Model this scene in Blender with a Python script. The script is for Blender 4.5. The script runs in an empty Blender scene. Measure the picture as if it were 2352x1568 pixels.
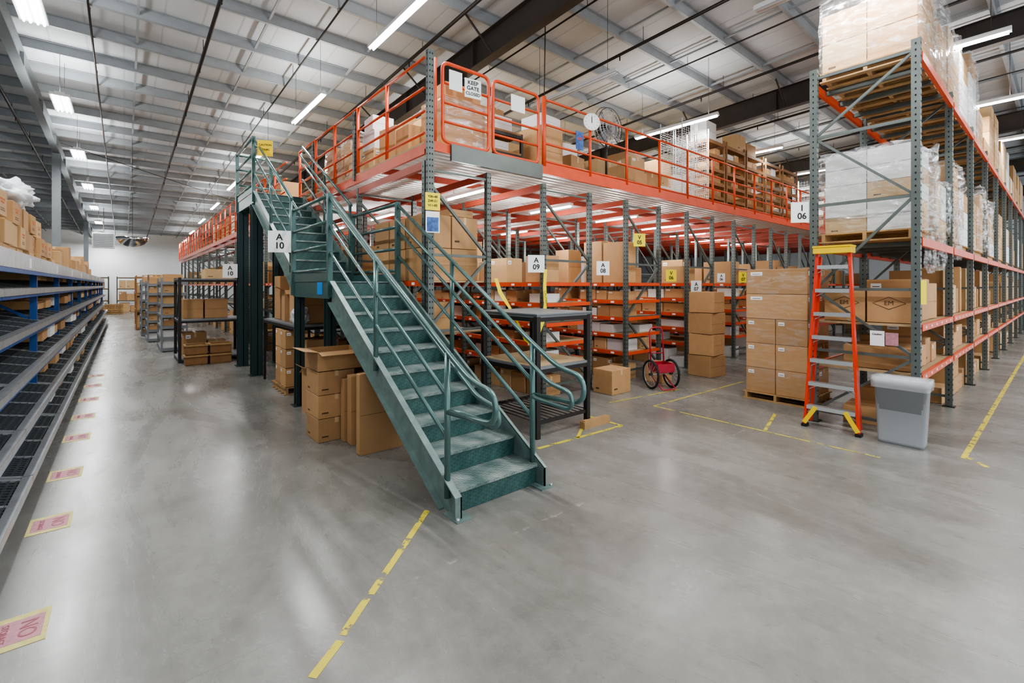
import bpy, bmesh, math, random
from mathutils import Vector, Matrix, noise
random.seed(7)
SC=bpy.context.scene
COL=SC.collection
R=math.radians
# ------------------------------------------------------------------ materials
def lin(h):
    h=h.lstrip('#'); o=[]
    for i in (0,2,4):
        c=int(h[i:i+2],16)/255
        o.append(c/12.92 if c<=.04045 else ((c+.055)/1.055)**2.4)
    return (o[0],o[1],o[2],1)
def M(name,col,rough=.5,metal=0,var=0,vs=4,rnd=0,bump=0,bs=60,emit=0,alpha=1,spec=.5):
    m=bpy.data.materials.new(name); m.use_nodes=True
    nt=m.node_tree; b=nt.nodes['Principled BSDF']; L=nt.links
    c=lin(col)
    b.inputs['Base Color'].default_value=c
    b.inputs['Roughness'].default_value=rough
    b.inputs['Metallic'].default_value=metal
    b.inputs['Specular IOR Level'].default_value=spec
    tc=nt.nodes.new('ShaderNodeTexCoord')
    val=None
    if var:
        n=nt.nodes.new('ShaderNodeTexNoise'); n.inputs['Scale'].default_value=vs; n.inputs['Detail'].default_value=5
        L.new(tc.outputs['Object'],n.inputs['Vector'])
        a=nt.nodes.new('ShaderNodeMapRange'); a.inputs[1].default_value=.3; a.inputs[2].default_value=.7
        a.inputs[3].default_value=1-var; a.inputs[4].default_value=1+var
        L.new(n.outputs[0],a.inputs[0]); val=a.outputs[0]
    if rnd:
        oi=nt.nodes.new('ShaderNodeObjectInfo')
        a=nt.nodes.new('ShaderNodeMapRange'); a.inputs[3].default_value=1-rnd; a.inputs[4].default_value=1+rnd
        L.new(oi.outputs['Random'],a.inputs[0])
        if val:
            mu=nt.nodes.new('ShaderNodeMath'); mu.operation='MULTIPLY'; L.new(val,mu.inputs[0]); L.new(a.outputs[0],mu.inputs[1]); val=mu.outputs[0]
        else: val=a.outputs[0]
    if val:
        hs=nt.nodes.new('ShaderNodeHueSaturation'); hs.inputs['Color'].default_value=c
        L.new(val,hs.inputs['Value']); L.new(hs.outputs[0],b.inputs['Base Color'])
    if bump:
        n=nt.nodes.new('ShaderNodeTexNoise'); n.inputs['Scale'].default_value=bs; n.inputs['Detail'].default_value=3
        L.new(tc.outputs['Object'],n.inputs['Vector'])
        bu=nt.nodes.new('ShaderNodeBump'); bu.inputs['Strength'].default_value=bump; bu.inputs['Distance'].default_value=.02
        L.new(n.outputs[0],bu.inputs['Height']); L.new(bu.outputs[0],b.inputs['Normal'])
    if emit:
        b.inputs['Emission Color'].default_value=c; b.inputs['Emission Strength'].default_value=emit
    if alpha<1: b.inputs['Alpha'].default_value=alpha
    return m
CARD=M('cardboard','b68f64',.75,var=.06,vs=3,rnd=.14)
CARD2=M('cardboard_pale','c5a67b',.75,var=.05,vs=3,rnd=.12)
CARDV=[M('cardboard_%d'%i,c,.75) for i,c in enumerate(('ad875a','ba9366','a5805a','c2a073'))]
CARDIN=M('cardboard_inside','7c5f40',.85)
TAPE=M('tape','cbae82',.3)
PRINT=M('ink','54412d',.7)
PRINTR=M('orange_ink','c4622e',.7)
WHITE=M('white_paper','f2f4f4',.6)
BINW=M('white_carton','dcdddb',.6,rnd=.1)
BLACK=M('black_ink','141414',.6)
GREEN=M('stair_green','3d5f5d',.33,metal=.1,var=.12,vs=6)
GREENL=M('stair_green_worn','6f837f',.42,metal=.2,var=.2,vs=9)
GDARK=M('dark_green_steel','2e4244',.4,metal=.2,var=.1)
RAILG=M('rail_green','5d7a77',.24,metal=.4,var=.15,vs=4)
UPR=M('upright_greygreen','656d6a',.42,metal=.4,var=.12)
HOLE=M('hole','14181a',.9)
ORANGE=M('orange_paint','d2502b',.42,var=.1)
REDB=M('red_beam','a8452f',.45,var=.08)
BLUE=M('blue_paint','1d4c8c',.4,var=.1)
SILV=M('galvanised','b9bec2',.32,metal=.6,var=.12,vs=8)
TRACK=M('wire_track','4f5558',.45,metal=.4,var=.1)
DECKM=M('deck_underside','e8eae8',.4,metal=.1,var=.05)
PLY=M('plywood','b39a76',.7,var=.12,vs=3)
WOOD=M('pallet_wood','ac8a5e',.8,var=.2,vs=6,rnd=.15)
DKSTEEL=M('dark_steel','2f2d2c',.5,metal=.3,var=.1)
RAFT=M('rafter_dark','3e3936',.55,metal=.2,var=.1)
RAFTG=M('rafter_grey','757b7e',.5,metal=.3,var=.08)
PURL=M('purlin_grey','959b9f',.5,metal=.1,var=.06)
PIPE=M('pipe_dark','302b28',.5,metal=.3)
TUBE=M('lamp_tube','f6faff',.4,emit=18)
LAMPH=M('lamp_housing','eef0f0',.4)
YEL=M('yellow_paint','f2cc10',.5)
YELS=M('yellow_sign','f2e02c',.6)
TAGY=M('faded_yellow_tag','c8bf76',.6,var=.15,vs=30)
PINK=M('pink_tag','b3808a',.6,var=.15,vs=30)
PINKD=M('pink_tag_ink','9a5560',.6)
RED=M('ladder_red','dc3c22',.35)
ALU=M('aluminium','d4d7da',.28,metal=.7)
GREYP=M('grey_plastic','9a9ea3',.5)
RUBBER=M('rubber','17181a',.7)
LINER=M('bin_liner','e6e9ec',.2,bump=.6,bs=20,alpha=.3)
BAG=M('plastic_bag','e3e8ec',.3,bump=.6,bs=20,alpha=.85)
CARTR=M('cart_red','a52b3c',.4)
WALLM=M('wall_white','e6eaeb',.6,var=.02)
BROWNW=M('brown_board','8e6842',.7,var=.15)
SIGNBL=M('sign_blue','1f87d6',.5)
POSTR=M('poster_blue','3b5f9a',.5,var=.5,vs=20)
GREYST=M('shelf_grey','7e8387',.45,metal=.3)
def ceil_mat():
    m=M('ceiling_insulation','b7bcc0',.7);nt=m.node_tree;L=nt.links;N=nt.nodes.new;b=nt.nodes['Principled BSDF']
    tc=N('ShaderNodeTexCoord');sp=N('ShaderNodeSeparateXYZ');L.new(tc.outputs['Object'],sp.inputs[0])
    p=N('ShaderNodeMath');p.operation='PINGPONG';p.inputs[1].default_value=.3;L.new(sp.outputs[0],p.inputs[0])
    r=N('ShaderNodeMapRange');r.inputs[1].default_value=.0;r.inputs[2].default_value=.03;r.inputs[3].default_value=.78;r.inputs[4].default_value=1;L.new(p.outputs[0],r.inputs[0])
    n=N('ShaderNodeTexNoise');n.inputs['Scale'].default_value=1.3;n.inputs['Detail'].default_value=5;L.new(tc.outputs['Object'],n.inputs['Vector'])
    r2=N('ShaderNodeMapRange');r2.inputs[1].default_value=.3;r2.inputs[2].default_value=.7;r2.inputs[3].default_value=.92;r2.inputs[4].default_value=1.04;L.new(n.outputs[0],r2.inputs[0])
    mu=N('ShaderNodeMath');mu.operation='MULTIPLY';L.new(r.outputs[0],mu.inputs[0]);L.new(r2.outputs[0],mu.inputs[1])
    h=N('ShaderNodeHueSaturation');h.inputs['Color'].default_value=lin('b7bcc0');L.new(mu.outputs[0],h.inputs['Value']);L.new(h.outputs[0],b.inputs['Base Color'])
    bu=N('ShaderNodeBump');bu.inputs['Strength'].default_value=.5;bu.inputs['Distance'].default_value=.03;L.new(r.outputs[0],bu.inputs['Height']);L.new(bu.outputs[0],b.inputs['Normal']);return m
CEILM=ceil_mat()
def wrap_mat(name,lo,hi):
    m=M(name,'f6f9fb',.1,bump=.9,bs=6,spec=.9);nt=m.node_tree;L=nt.links;b=nt.nodes['Principled BSDF']
    tc=nt.nodes.new('ShaderNodeTexCoord');mp=nt.nodes.new('ShaderNodeMapping');mp.inputs['Scale'].default_value=(1.5,1.5,6);mp.inputs['Rotation'].default_value=(.3,.4,0)
    n=nt.nodes.new('ShaderNodeTexNoise');n.inputs['Scale'].default_value=2.2;n.inputs['Detail'].default_value=7;n.inputs['Distortion'].default_value=1.5
    r=nt.nodes.new('ShaderNodeMapRange');r.inputs[1].default_value=.47;r.inputs[2].default_value=.7;r.inputs[3].default_value=lo;r.inputs[4].default_value=hi
    L.new(tc.outputs['Object'],mp.inputs[0]);L.new(mp.outputs[0],n.inputs['Vector']);L.new(n.outputs[0],r.inputs[0]);L.new(r.outputs[0],b.inputs['Alpha']);return m
WRAP=wrap_mat('stretch_wrap',.06,.6);WRAPT=wrap_mat('stretch_wrap_thin',.02,.2)

def tape_mat():
    m=bpy.data.materials.new('worn_floor_tape'); m.use_nodes=True; nt=m.node_tree; L=nt.links
    b=nt.nodes['Principled BSDF']; b.inputs['Base Color'].default_value=lin('d3c442'); b.inputs['Roughness'].default_value=.55
    tc=nt.nodes.new('ShaderNodeTexCoord'); n=nt.nodes.new('ShaderNodeTexNoise'); n.inputs['Scale'].default_value=6; n.inputs['Detail'].default_value=9; n.inputs['Roughness'].default_value=.76
    r=nt.nodes.new('ShaderNodeMapRange'); r.inputs[1].default_value=.56; r.inputs[2].default_value=.53
    r.inputs[3].default_value=0; r.inputs[4].default_value=.9
    L.new(tc.outputs['Object'],n.inputs['Vector']); L.new(n.outputs[0],r.inputs[0]); L.new(r.outputs[0],b.inputs['Alpha'])
    return m
WORN=tape_mat()
def floor_mat():
    m=bpy.data.materials.new('polished_concrete'); m.use_nodes=True; nt=m.node_tree; L=nt.links; N=nt.nodes.new
    b=nt.nodes['Principled BSDF']; tc=N('ShaderNodeTexCoord')
    def NZ(sc,det,rough=.6,dist=0,scale=None,rot=0):
        n=N('ShaderNodeTexNoise'); n.inputs['Scale'].default_value=sc; n.inputs['Detail'].default_value=det; n.inputs['Roughness'].default_value=rough;n.inputs['Distortion'].default_value=dist
        if scale:
            mp=N('ShaderNodeMapping');mp.inputs['Scale'].default_value=scale;mp.inputs['Rotation'].default_value=(0,0,rot);L.new(tc.outputs['Object'],mp.inputs[0]);L.new(mp.outputs[0],n.inputs['Vector'])
        else: L.new(tc.outputs['Object'],n.inputs['Vector'])
        return n
    n1=NZ(.5,9,.65,.6);n2=NZ(9,7,.7);n3=NZ(160,2);n4=NZ(1.2,8,.7,1.2,(1,.25,1),R(25));n5=NZ(3,6,.7,3);n6=NZ(2,7,.75,.5,(6,.35,1),R(-50))
    cr=N('ShaderNodeValToRGB'); L.new(n1.outputs[0],cr.inputs[0])
    cr.color_ramp.elements[0].position=.3; cr.color_ramp.elements[0].color=lin('696761')
    cr.color_ramp.elements[1].position=.7; cr.color_ramp.elements[1].color=lin('8e8e8a')
    def mul(prev,src,lo,hi,a0,a1):
        r=N('ShaderNodeMapRange'); r.inputs[1].default_value=lo; r.inputs[2].default_value=hi; r.inputs[3].default_value=a0; r.inputs[4].default_value=a1
        L.new(src,r.inputs[0])
        h=N('ShaderNodeHueSaturation'); L.new(prev,h.inputs['Color']); L.new(r.outputs[0],h.inputs['Value']); return h.outputs[0]
    c=mul(cr.outputs[0],n2.outputs[0],.3,.7,.9,1.1); c=mul(c,n3.outputs[0],.3,.7,.93,1.07); c=mul(c,n4.outputs[0],.35,.65,.85,1.1); c=mul(c,n5.outputs[0],.6,.75,1,.74);c=mul(c,n6.outputs[0],.6,.72,1,.84)
    sep=N('ShaderNodeSeparateXYZ'); L.new(tc.outputs['Object'],sep.inputs[0])
    wn=NZ(6,6,.7)
    wr=N('ShaderNodeMapRange');wr.inputs[1].default_value=.55;wr.inputs[2].default_value=.75;wr.inputs[3].default_value=.0035;wr.inputs[4].default_value=.03;L.new(wn.outputs[0],wr.inputs[0])
    def joint(wid):
        outs=[]
        for ax,off in ((0,3.25),(1,2.57)):
            a=N('ShaderNodeMath'); a.operation='SUBTRACT'; L.new(sep.outputs[ax],a.inputs[0]); a.inputs[1].default_value=off
            p=N('ShaderNodeMath'); p.operation='PINGPONG'; L.new(a.outputs[0],p.inputs[0]); p.inputs[1].default_value=2.6
            q=N('ShaderNodeMath'); q.operation='LESS_THAN'; L.new(p.outputs[0],q.inputs[0])
            if wid is None: L.new(wr.outputs[0],q.inputs[1])
            else: q.inputs[1].default_value=wid
            outs.append(q)
        mx=N('ShaderNodeMath'); mx.operation='MAXIMUM'; L.new(outs[0].outputs[0],mx.inputs[0]); L.new(outs[1].outputs[0],mx.inputs[1])
        sc=N('ShaderNodeMath'); sc.operation='MULTIPLY'; L.new(mx.outputs[0],sc.inputs[0]); sc.inputs[1].default_value=.6;return sc.outputs[0]
    def mixc(prev,fac,col):
        mi=N('ShaderNodeMix'); mi.data_type='RGBA'; L.new(fac,mi.inputs[0]); L.new(prev,mi.inputs[6]); mi.inputs[7].default_value=lin(col);return mi.outputs[2]
    c=mixc(c,joint(None),'a8a69f');c=mixc(c,joint(.003),'454340')
    L.new(c,b.inputs['Base Color'])
    rr=N('ShaderNodeMapRange'); rr.inputs[1].default_value=.3; rr.inputs[2].default_value=.7; rr.inputs[3].default_value=.19; rr.inputs[4].default_value=.36
    L.new(n4.outputs[0],rr.inputs[0]); L.new(rr.outputs[0],b.inputs['Roughness'])
    bu=N('ShaderNodeBump'); bu.inputs['Strength'].default_value=.06; L.new(n2.outputs[0],bu.inputs['Height']); L.new(bu.outputs[0],b.inputs['Normal'])
    return m
FLOORM=floor_mat()
def diamond_mat(name,c1,c2,lo=.35,hi=.65):
    m=bpy.data.materials.new(name); m.use_nodes=True; nt=m.node_tree; L=nt.links; N=nt.nodes.new
    b=nt.nodes['Principled BSDF']; b.inputs['Roughness'].default_value=.42; b.inputs['Metallic'].default_value=.15
    tc=N('ShaderNodeTexCoord'); mp=N('ShaderNodeMapping'); mp.inputs['Rotation'].default_value=(R(20),R(30),R(45)); L.new(tc.outputs['Object'],mp.inputs[0])
    ch=N('ShaderNodeTexChecker'); ch.inputs['Scale'].default_value=42; L.new(mp.outputs[0],ch.inputs[0])
    n=N('ShaderNodeTexNoise'); n.inputs['Scale'].default_value=5; n.inputs['Detail'].default_value=7; L.new(tc.outputs['Object'],n.inputs['Vector'])
    mr=N('ShaderNodeMapRange');mr.inputs[1].default_value=lo;mr.inputs[2].default_value=hi;L.new(n.outputs[0],mr.inputs[0])
    mi=N('ShaderNodeMix'); mi.data_type='RGBA'; mi.inputs[6].default_value=lin(c1); mi.inputs[7].default_value=lin(c2); L.new(mr.outputs[0],mi.inputs[0])
    hs=N('ShaderNodeHueSaturation');L.new(mi.outputs[2],hs.inputs['Color']);cm=N('ShaderNodeMapRange');cm.inputs[3].default_value=.85;cm.inputs[4].default_value=1.15;L.new(ch.outputs[1],cm.inputs[0]);L.new(cm.outputs[0],hs.inputs['Value'])
    L.new(hs.outputs[0],b.inputs['Base Color'])
    bu=N('ShaderNodeBump'); bu.inputs['Strength'].default_value=.6; bu.inputs['Distance'].default_value=.004; L.new(ch.outputs[1],bu.inputs['Height']); L.new(bu.outputs[0],b.inputs['Normal'])
    return m
DIAM=diamond_mat('diamond_plate_riser','2f504e','3e5f5c')
TREAD=diamond_mat('diamond_plate_tread','566c69','8d9894')
# ------------------------------------------------------------------ mesh builder
class MB:
    def __init__(s): s.v=[];s.f=[];s.m=[];s.sm=[];s.mats=[]
    def mi(s,mat):
        if mat not in s.mats: s.mats.append(mat)
        return s.mats.index(mat)
    def face(s,idx,mat,sm=False): s.f.append(idx); s.m.append(s.mi(mat)); s.sm.append(sm)
    def box(s,x0,x1,y0,y1,z0,z1,mat):
        b=len(s.v)
        s.v+=[(x,y,z) for z in (z0,z1) for y in (y0,y1) for x in (x0,x1)]
        for q in ((0,2,3,1),(4,5,7,6),(0,1,5,4),(2,6,7,3),(0,4,6,2),(1,3,7,5)): s.face([b+i for i in q],mat)
        return s
    def obox(s,p0,p1,w,h,mat,up=(0,0,1)):
        p0=Vector(p0);p1=Vector(p1);d=(p1-p0).normalized();up=Vector(up)
        if abs(d.dot(up))>.99: up=Vector((0,1,0))
        a=d.cross(up).normalized();c=a.cross(d).normalized();b=len(s.v)
        for p in (p0,p1):
            for i,j in ((-1,-1),(1,-1),(1,1),(-1,1)): s.v.append(tuple(p+a*i*w/2+c*j*h/2))
        for q in ((0,1,2,3),(7,6,5,4),(0,4,5,1),(1,5,6,2),(2,6,7,3),(3,7,4,0)): s.face([b+i for i in q],mat)
        return s
    def quad(s,pts,mat):
        b=len(s.v); s.v+=[tuple(p) for p in pts]; s.face([b+i for i in range(len(pts))],mat); return s
    def prism(s,poly,x0,x1,mat):  # poly in YZ
        b=len(s.v);n=len(poly)
        s.v+=[(x0,p[0],p[1]) for p in poly]+[(x1,p[0],p[1]) for p in poly]
        s.face([b+i for i in range(n)][::-1],mat); s.face([b+n+i for i in range(n)],mat)
        for i in range(n):
            j=(i+1)%n; s.face([b+i,b+j,b+n+j,b+n+i],mat)
        return s
    def tube(s,path,r,mat,seg=8,closed=False,r2=None):
        P=[Vector(p) for p in path];n=len(P);b=len(s.v)
        T=[]
        for i in range(n):
            if closed: t=P[(i+1)%n]-P[i-1]
            elif i==0: t=P[1]-P[0]
            elif i==n-1: t=P[-1]-P[-2]
            else: t=(P[i+1]-P[i]).normalized()+(P[i]-P[i-1]).normalized()
            T.append(t.normalized())
        nn=T[0].orthogonal().normalized()
        for i in range(n):
            nn=(nn-T[i]*nn.dot(T[i])).normalized(); bb=T[i].cross(nn)
            rr=r if r2 is None else r+(r2-r)*i/(n-1)
            for k in range(seg):
                a=2*math.pi*k/seg; s.v.append(tuple(P[i]+nn*math.cos(a)*rr+bb*math.sin(a)*rr))
        for i in range(n if closed else n-1):
            j=(i+1)%n
            for k in range(seg):
                l=(k+1)%seg; s.face([b+i*seg+k,b+i*seg+l,b+j*seg+l,b+j*seg+k],mat,True)
        if not closed:
            s.face([b+k for k in range(seg)][::-1],mat); s.face([b+(n-1)*seg+k for k in range(seg)],mat)
        return s
    def lathe(s,prof,mat,seg=24,c=(0,0,0)): # prof (r,z)
        b=len(s.v);n=len(prof)
        for r,z in prof:
            for k in range(seg):
                a=2*math.pi*k/seg; s.v.append((c[0]+r*math.cos(a),c[1]+r*math.sin(a),c[2]+z))
        for i in range(n-1):
            for k in range(seg):
                l=(k+1)%seg; s.face([b+i*seg+k,b+i*seg+l,b+(i+1)*seg+l,b+(i+1)*seg+k],mat,True)
        s.face([b+k for k in range(seg)][::-1],mat); s.face([b+(n-1)*seg+k for k in range(seg)],mat)
        return s
    def mesh(s,name,off=(0,0,0)):
        me=bpy.data.meshes.new(name)
        me.from_pydata([(v[0]-off[0],v[1]-off[1],v[2]-off[2]) for v in s.v],[],s.f)
        for m in s.mats: me.materials.append(m)
        me.polygons.foreach_set('material_index',s.m); me.polygons.foreach_set('use_smooth',s.sm)
        me.update(); return me
def rnd_path(path,r=.08,n=5):
    P=[Vector(p) for p in path];o=[P[0]]
    for i in range(1,len(P)-1):
        a=(P[i-1]-P[i]);c=(P[i+1]-P[i]);ra=min(r,a.length*.49);rc=min(r,c.length*.49)
        A=P[i]+a.normalized()*ra;C=P[i]+c.normalized()*rc
        for k in range(n+1):
            t=k/n;o.append(A*(1-t)**2+P[i]*2*t*(1-t)+C*t*t)
    o.append(P[-1]);return o
def tag(o,label,cat,group=None,kind=None):
    o['label']=label;o['category']=cat
    if group:o['group']=group
    if kind:o['kind']=kind
def thing(name,loc,label,cat,group=None,rz=0):
    o=bpy.data.objects.new(name,None);o.empty_display_size=.1;o.location=loc;o.rotation_euler=(0,0,rz);COL.objects.link(o);tag(o,label,cat,group);return o
def part(par,name,mb,off=None,label=None):
    me=mb if isinstance(mb,bpy.types.Mesh) else mb.mesh(name,off if off is not None else par.location)
    o=bpy.data.objects.new(name,me);COL.objects.link(o);o.parent=par
    if label:o['label']=label
    return o
def single(name,mb,label,cat,group=None,loc=(0,0,0),kind=None):
    me=mb if isinstance(mb,bpy.types.Mesh) else mb.mesh(name,loc)
    o=bpy.data.objects.new(name,me);o.location=loc;COL.objects.link(o);tag(o,label,cat,group,kind);return o
def dup(root,loc,rz=None):
    o=root.copy();o.location=loc
    if rz is not None:o.rotation_euler=(0,0,rz)
    COL.objects.link(o)
    def rec(a,b):
        for c in list(a.children):
            d=c.copy();COL.objects.link(d);d.parent=b;rec(c,d)
    rec(root,o);return o
_tc={}
def text_me(s,size,mat,align='CENTER',bold=.0):
    k=(s,size,mat.name)
    if k in _tc:return _tc[k]
    cu=bpy.data.curves.new('t','FONT');cu.body=s;cu.size=size;cu.align_x=align;cu.align_y='CENTER';cu.offset=bold;cu.extrude=.0008
    ob=bpy.data.objects.new('t',cu);COL.objects.link(ob)
    dg=bpy.context.evaluated_depsgraph_get();me=bpy.data.meshes.new_from_object(ob.evaluated_get(dg))
    bpy.data.objects.remove(ob);me.materials.clear();me.materials.append(mat);_tc[k]=me;return me
def sign(name,c,w,h,rz,bg,lines,label,cat='sign',ink=None,group=None):
    root=thing(name,c,label,cat,group);root.rotation_euler=(R(90),0,rz)
    part(root,'board',MB().box(-w/2,w/2,-h/2,h/2,-.004,.004,bg),(0,0,0))
    for t,sz,dy in lines:
        o=part(root,'lettering',text_me(t,sz,ink or BLACK,bold=sz*.02));o.location=(0,dy,.006)
    return root
# ------------------------------------------------------------------ room
X0,X1,Y0,Y1=-9,46,-5,44
def H(y):return 7.46-.04*y
def struct(name,mb):
    o=single(name,mb,'','' );o['kind']='structure'
    labs={'floor':('polished grey concrete warehouse floor with control joints','floor'),'ceiling':('white insulated metal roof panels','ceiling')}
    l=labs.get(name,('white painted warehouse wall','wall'));o['label']=l[0];o['category']=l[1];return o
struct('floor',MB().box(X0,X1,Y0,Y1,-.1,0,FLOORM))
b=MB();b.quad([(X0,Y0,H(Y0)),(X0,Y1,H(Y1)),(X1,Y1,H(Y1)),(X1,Y0,H(Y0))],CEILM);b.quad([(X0,Y0,H(Y0)+.1),(X1,Y0,H(Y0)+.1),(X1,Y1,H(Y1)+.1),(X0,Y1,H(Y1)+.1)],CEILM);struct('ceiling',b)
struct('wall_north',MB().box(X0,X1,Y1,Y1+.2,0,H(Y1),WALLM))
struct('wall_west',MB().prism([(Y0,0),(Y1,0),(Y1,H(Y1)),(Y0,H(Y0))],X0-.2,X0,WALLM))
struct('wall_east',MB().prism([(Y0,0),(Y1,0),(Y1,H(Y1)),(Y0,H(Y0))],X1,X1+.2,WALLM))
pl=MB();pl.box(X0,X1,-.004,.004,-.2,-.001,PURL);pl.box(X0,X1,-.004,.06,-.204,-.197,PURL);pl.box(X0,X1,-.06,.004,-.012,-.003,PURL)
plm=pl.mesh('roof_purlin')
y=-4.2
while y<Y1:
    single('roof_purlin',plm,'grey steel roof purlin spanning under the roof panels','beam','roof purlins',(0,y,H(y)));y+=1.28
def rafter(x,mat,d=.55,w=.2):
    b=MB()
    def T(y):return H(y)-.206
    b.prism([(Y0,T(Y0)-d),(Y1,T(Y1)-d),(Y1,T(Y1)),(Y0,T(Y0))],x-.006,x+.006,mat)
    b.prism([(Y0,T(Y0)-d-.015),(Y1,T(Y1)-d-.015),(Y1,T(Y1)-d),(Y0,T(Y0)-d)],x-w/2,x+w/2,mat)
    b.prism([(Y0,T(Y0)-.012),(Y1,T(Y1)-.012),(Y1,T(Y1)),(Y0,T(Y0))],x-w/2,x+w/2,mat)
    yy=Y0+1
    while yy<Y1: b.box(x-w/2+.01,x+w/2-.01,yy-.006,yy+.006,T(yy)-d,T(yy)-.01,mat);yy+=3
    single('roof_rafter',b,'deep dark steel I-beam rafter under the roof' if mat is RAFT else 'grey steel I-beam rafter under the roof','beam','roof rafters')
rafter(-1.68,RAFTG,.35,.16);rafter(5.7,RAFT);rafter(13.5,RAFT);rafter(21.4,RAFT);rafter(29.3,RAFT);rafter(37.2,RAFT)
def column(x,y,mat,d):
    t=H(y)-.206-d-.02
    b=MB();b.box(x-.1,x+.1,y-.1,y-.088,0,t,mat);b.box(x-.1,x+.1,y+.088,y+.1,0,t,mat);b.box(x-.005,x+.005,y-.088,y+.088,0,t,mat)
    single('steel_column',b,'steel building column rising to the rafter','column','building columns')
column(-1.68,20.9,RAFTG,.35);column(5.7,8.6,RAFT,.55);column(-1.68,36,RAFTG,.35)
k=0;x=-5.8
while x<34:
    th=.034 if k%2==0 else .018
    b=MB();off=.34 if k%2==0 else .25
    b.tube([(x,Y0,H(Y0)-off),(x,Y1-.1,H(Y1)-off)],th,PIPE,8)
    yy=-3.3
    while yy<Y1-1:
        b.tube([(x,yy,H(yy)-off),(x,yy,H(yy)-.002)],.006,PIPE,5)
        if k%2==0:b.tube([(x,yy+.6,H(yy+.6)-off-.03),(x,yy+.6,H(yy+.6)-off-.13)],.015,PIPE,6)
        yy+=3
    single('sprinkler_pipe',b,'thin dark steel sprinkler pipe hung below the roof','pipe','ceiling pipes')
    x+=1.77;k+=1
x=-7.6
while x<34:
    single('roof_bridging',MB().prism([(Y0,H(Y0)-.15),(Y1,H(Y1)-.15),(Y1,H(Y1)-.11),(Y0,H(Y0)-.11)],x-.02,x+.02,PURL),'light grey steel bridging angle between the purlins','beam','roof bridging')
    x+=1.95
for x in (5.7,13.5,21.4):
    yy=2.2
    for i in range(5):
        for s in (-1,1):
            single('flange_brace',MB().obox((x+s*.1,yy,H(yy)-.74),(x+s*.75,yy,H(yy)-.2),.03,.03,RAFT),'short dark angle brace between rafter and purlin','brace','rafter braces')
        yy+=2.56
for (xa,ya,xb,yb) in ((5.8,6,13.4,14),(13.6,14,21.3,6),(-1.5,20,5.6,28)):
    single('brace_rod',MB().tube([(xa,ya,H(ya)-.45),(xb,yb,H(yb)-.45)],.012,PIPE,6),'thin diagonal steel rod bracing the roof','rod','roof brace rods')
# ------------------------------------------------------------------ lamps
def lamp_proto(two=False,lit=True,length=2.3):
    o=thing('strip_light',(0,0,-50),'white hanging fluorescent strip light fixture'+('' if lit else ', switched off'),'light','hanging strip lights')
    L2=length/2
    w=.06 if not two else .16
    b=MB();b.box(-w,w,-L2,L2,.0,.05,LAMPH);b.box(-w*.5,w*.5,-L2,L2,.05,.08,LAMPH);part(o,'lamp_housing',b,(0,0,0))
    for sx in ((-.03,.03) if not two else (-.11,-.04,.04,.11)):
        part(o,'tube',MB().tube([(sx,-L2+.03,-.018),(sx,L2-.03,-.018)],.014,TUBE if lit else LAMPH,8),(0,0,0))
    for yy in (-L2*.8,L2*.8): part(o,'cable',MB().tube([(0,yy,0),(0,yy,1)],.004,PIPE,5),(0,0,0)).location=(0,0,.08)
    return o
def hang(p,loc):
    o=dup(p,loc)
    for c in o.children:
        if c.name.startswith('cable'):
            yy=c.data.vertices[0].co.y;c.scale=(1,1,H(loc[1]+yy)-loc[2]-.08-.001)
    return o
def area(x,y,z,sx,sy,p,up=0):  # lamp light downward; with up, an added upward fill brightens the ceiling
    for q in range(2 if up else 1):
        l=bpy.data.lights.new('lamp_and_fill','AREA');l.shape='RECTANGLE';l.size=sx;l.size_y=sy;l.energy=p if q==0 else up;l.color=(1,.995,.985)
        o=bpy.data.objects.new('lamp_and_fill_light',l);o.location=(x,y,z if q==0 else z+.14)
        if q:o.rotation_euler=(math.pi,0,0)
        COL.objects.link(o)
def pt(x,y,z,p):
    l=bpy.data.lights.new('lamp_and_fill','POINT');l.energy=p;l.shadow_soft_size=.12;l.color=(1,.99,.98);o=bpy.data.objects.new('lamp_and_fill_light',l);o.location=(x,y,z);COL.objects.link(o)
LZ=5.8
protoA=lamp_proto();protoU=lamp_proto(lit=False);protoB=lamp_proto(True,length=1.2)
DN,UP=104,42
for gi,gx in enumerate((3.2,10.7,14.6,18.6,24,30)):
    for i in range(-2,8):
        y=6.4+4.7*i
        if gx>15 and i>3: continue
        if gx>20 and i%2: continue
        z=min(LZ,H(y)-1.0)
        hang(protoA,(gx,y,z))
        if gx<20 or (i<2 and gx<26): area(gx,y,z-.05,.12,2.2,DN*(1.3 if i<0 else 1),UP if gx<5 or (i+gi)%2 else 0)
for y in (1.7,6.4,11.1,15.8,20.5): hang(protoU if y>0 and y<8 else protoA,(6.9,y,LZ-.1));
area(6.9,11.1,5.65,.12,2.2,DN,UP)
area(6.9,1.7,5.65,.12,2.2,DN*1.3,UP*1.3)  # unseen light near the camera; the strip light here is built switched off
for i in range(-1,8):
    y=9.5+4.7*i
    z=min(LZ,H(y)-1.0)
    hang(protoB,(-1.05,y,z));area(-1.05,y,z-.05,.3,1.1,DN*1.15,UP*1.4)
for p in (protoA,protoU,protoB):
    for c in list(p.children): bpy.data.objects.remove(c)
    bpy.data.objects.remove(p)
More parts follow.
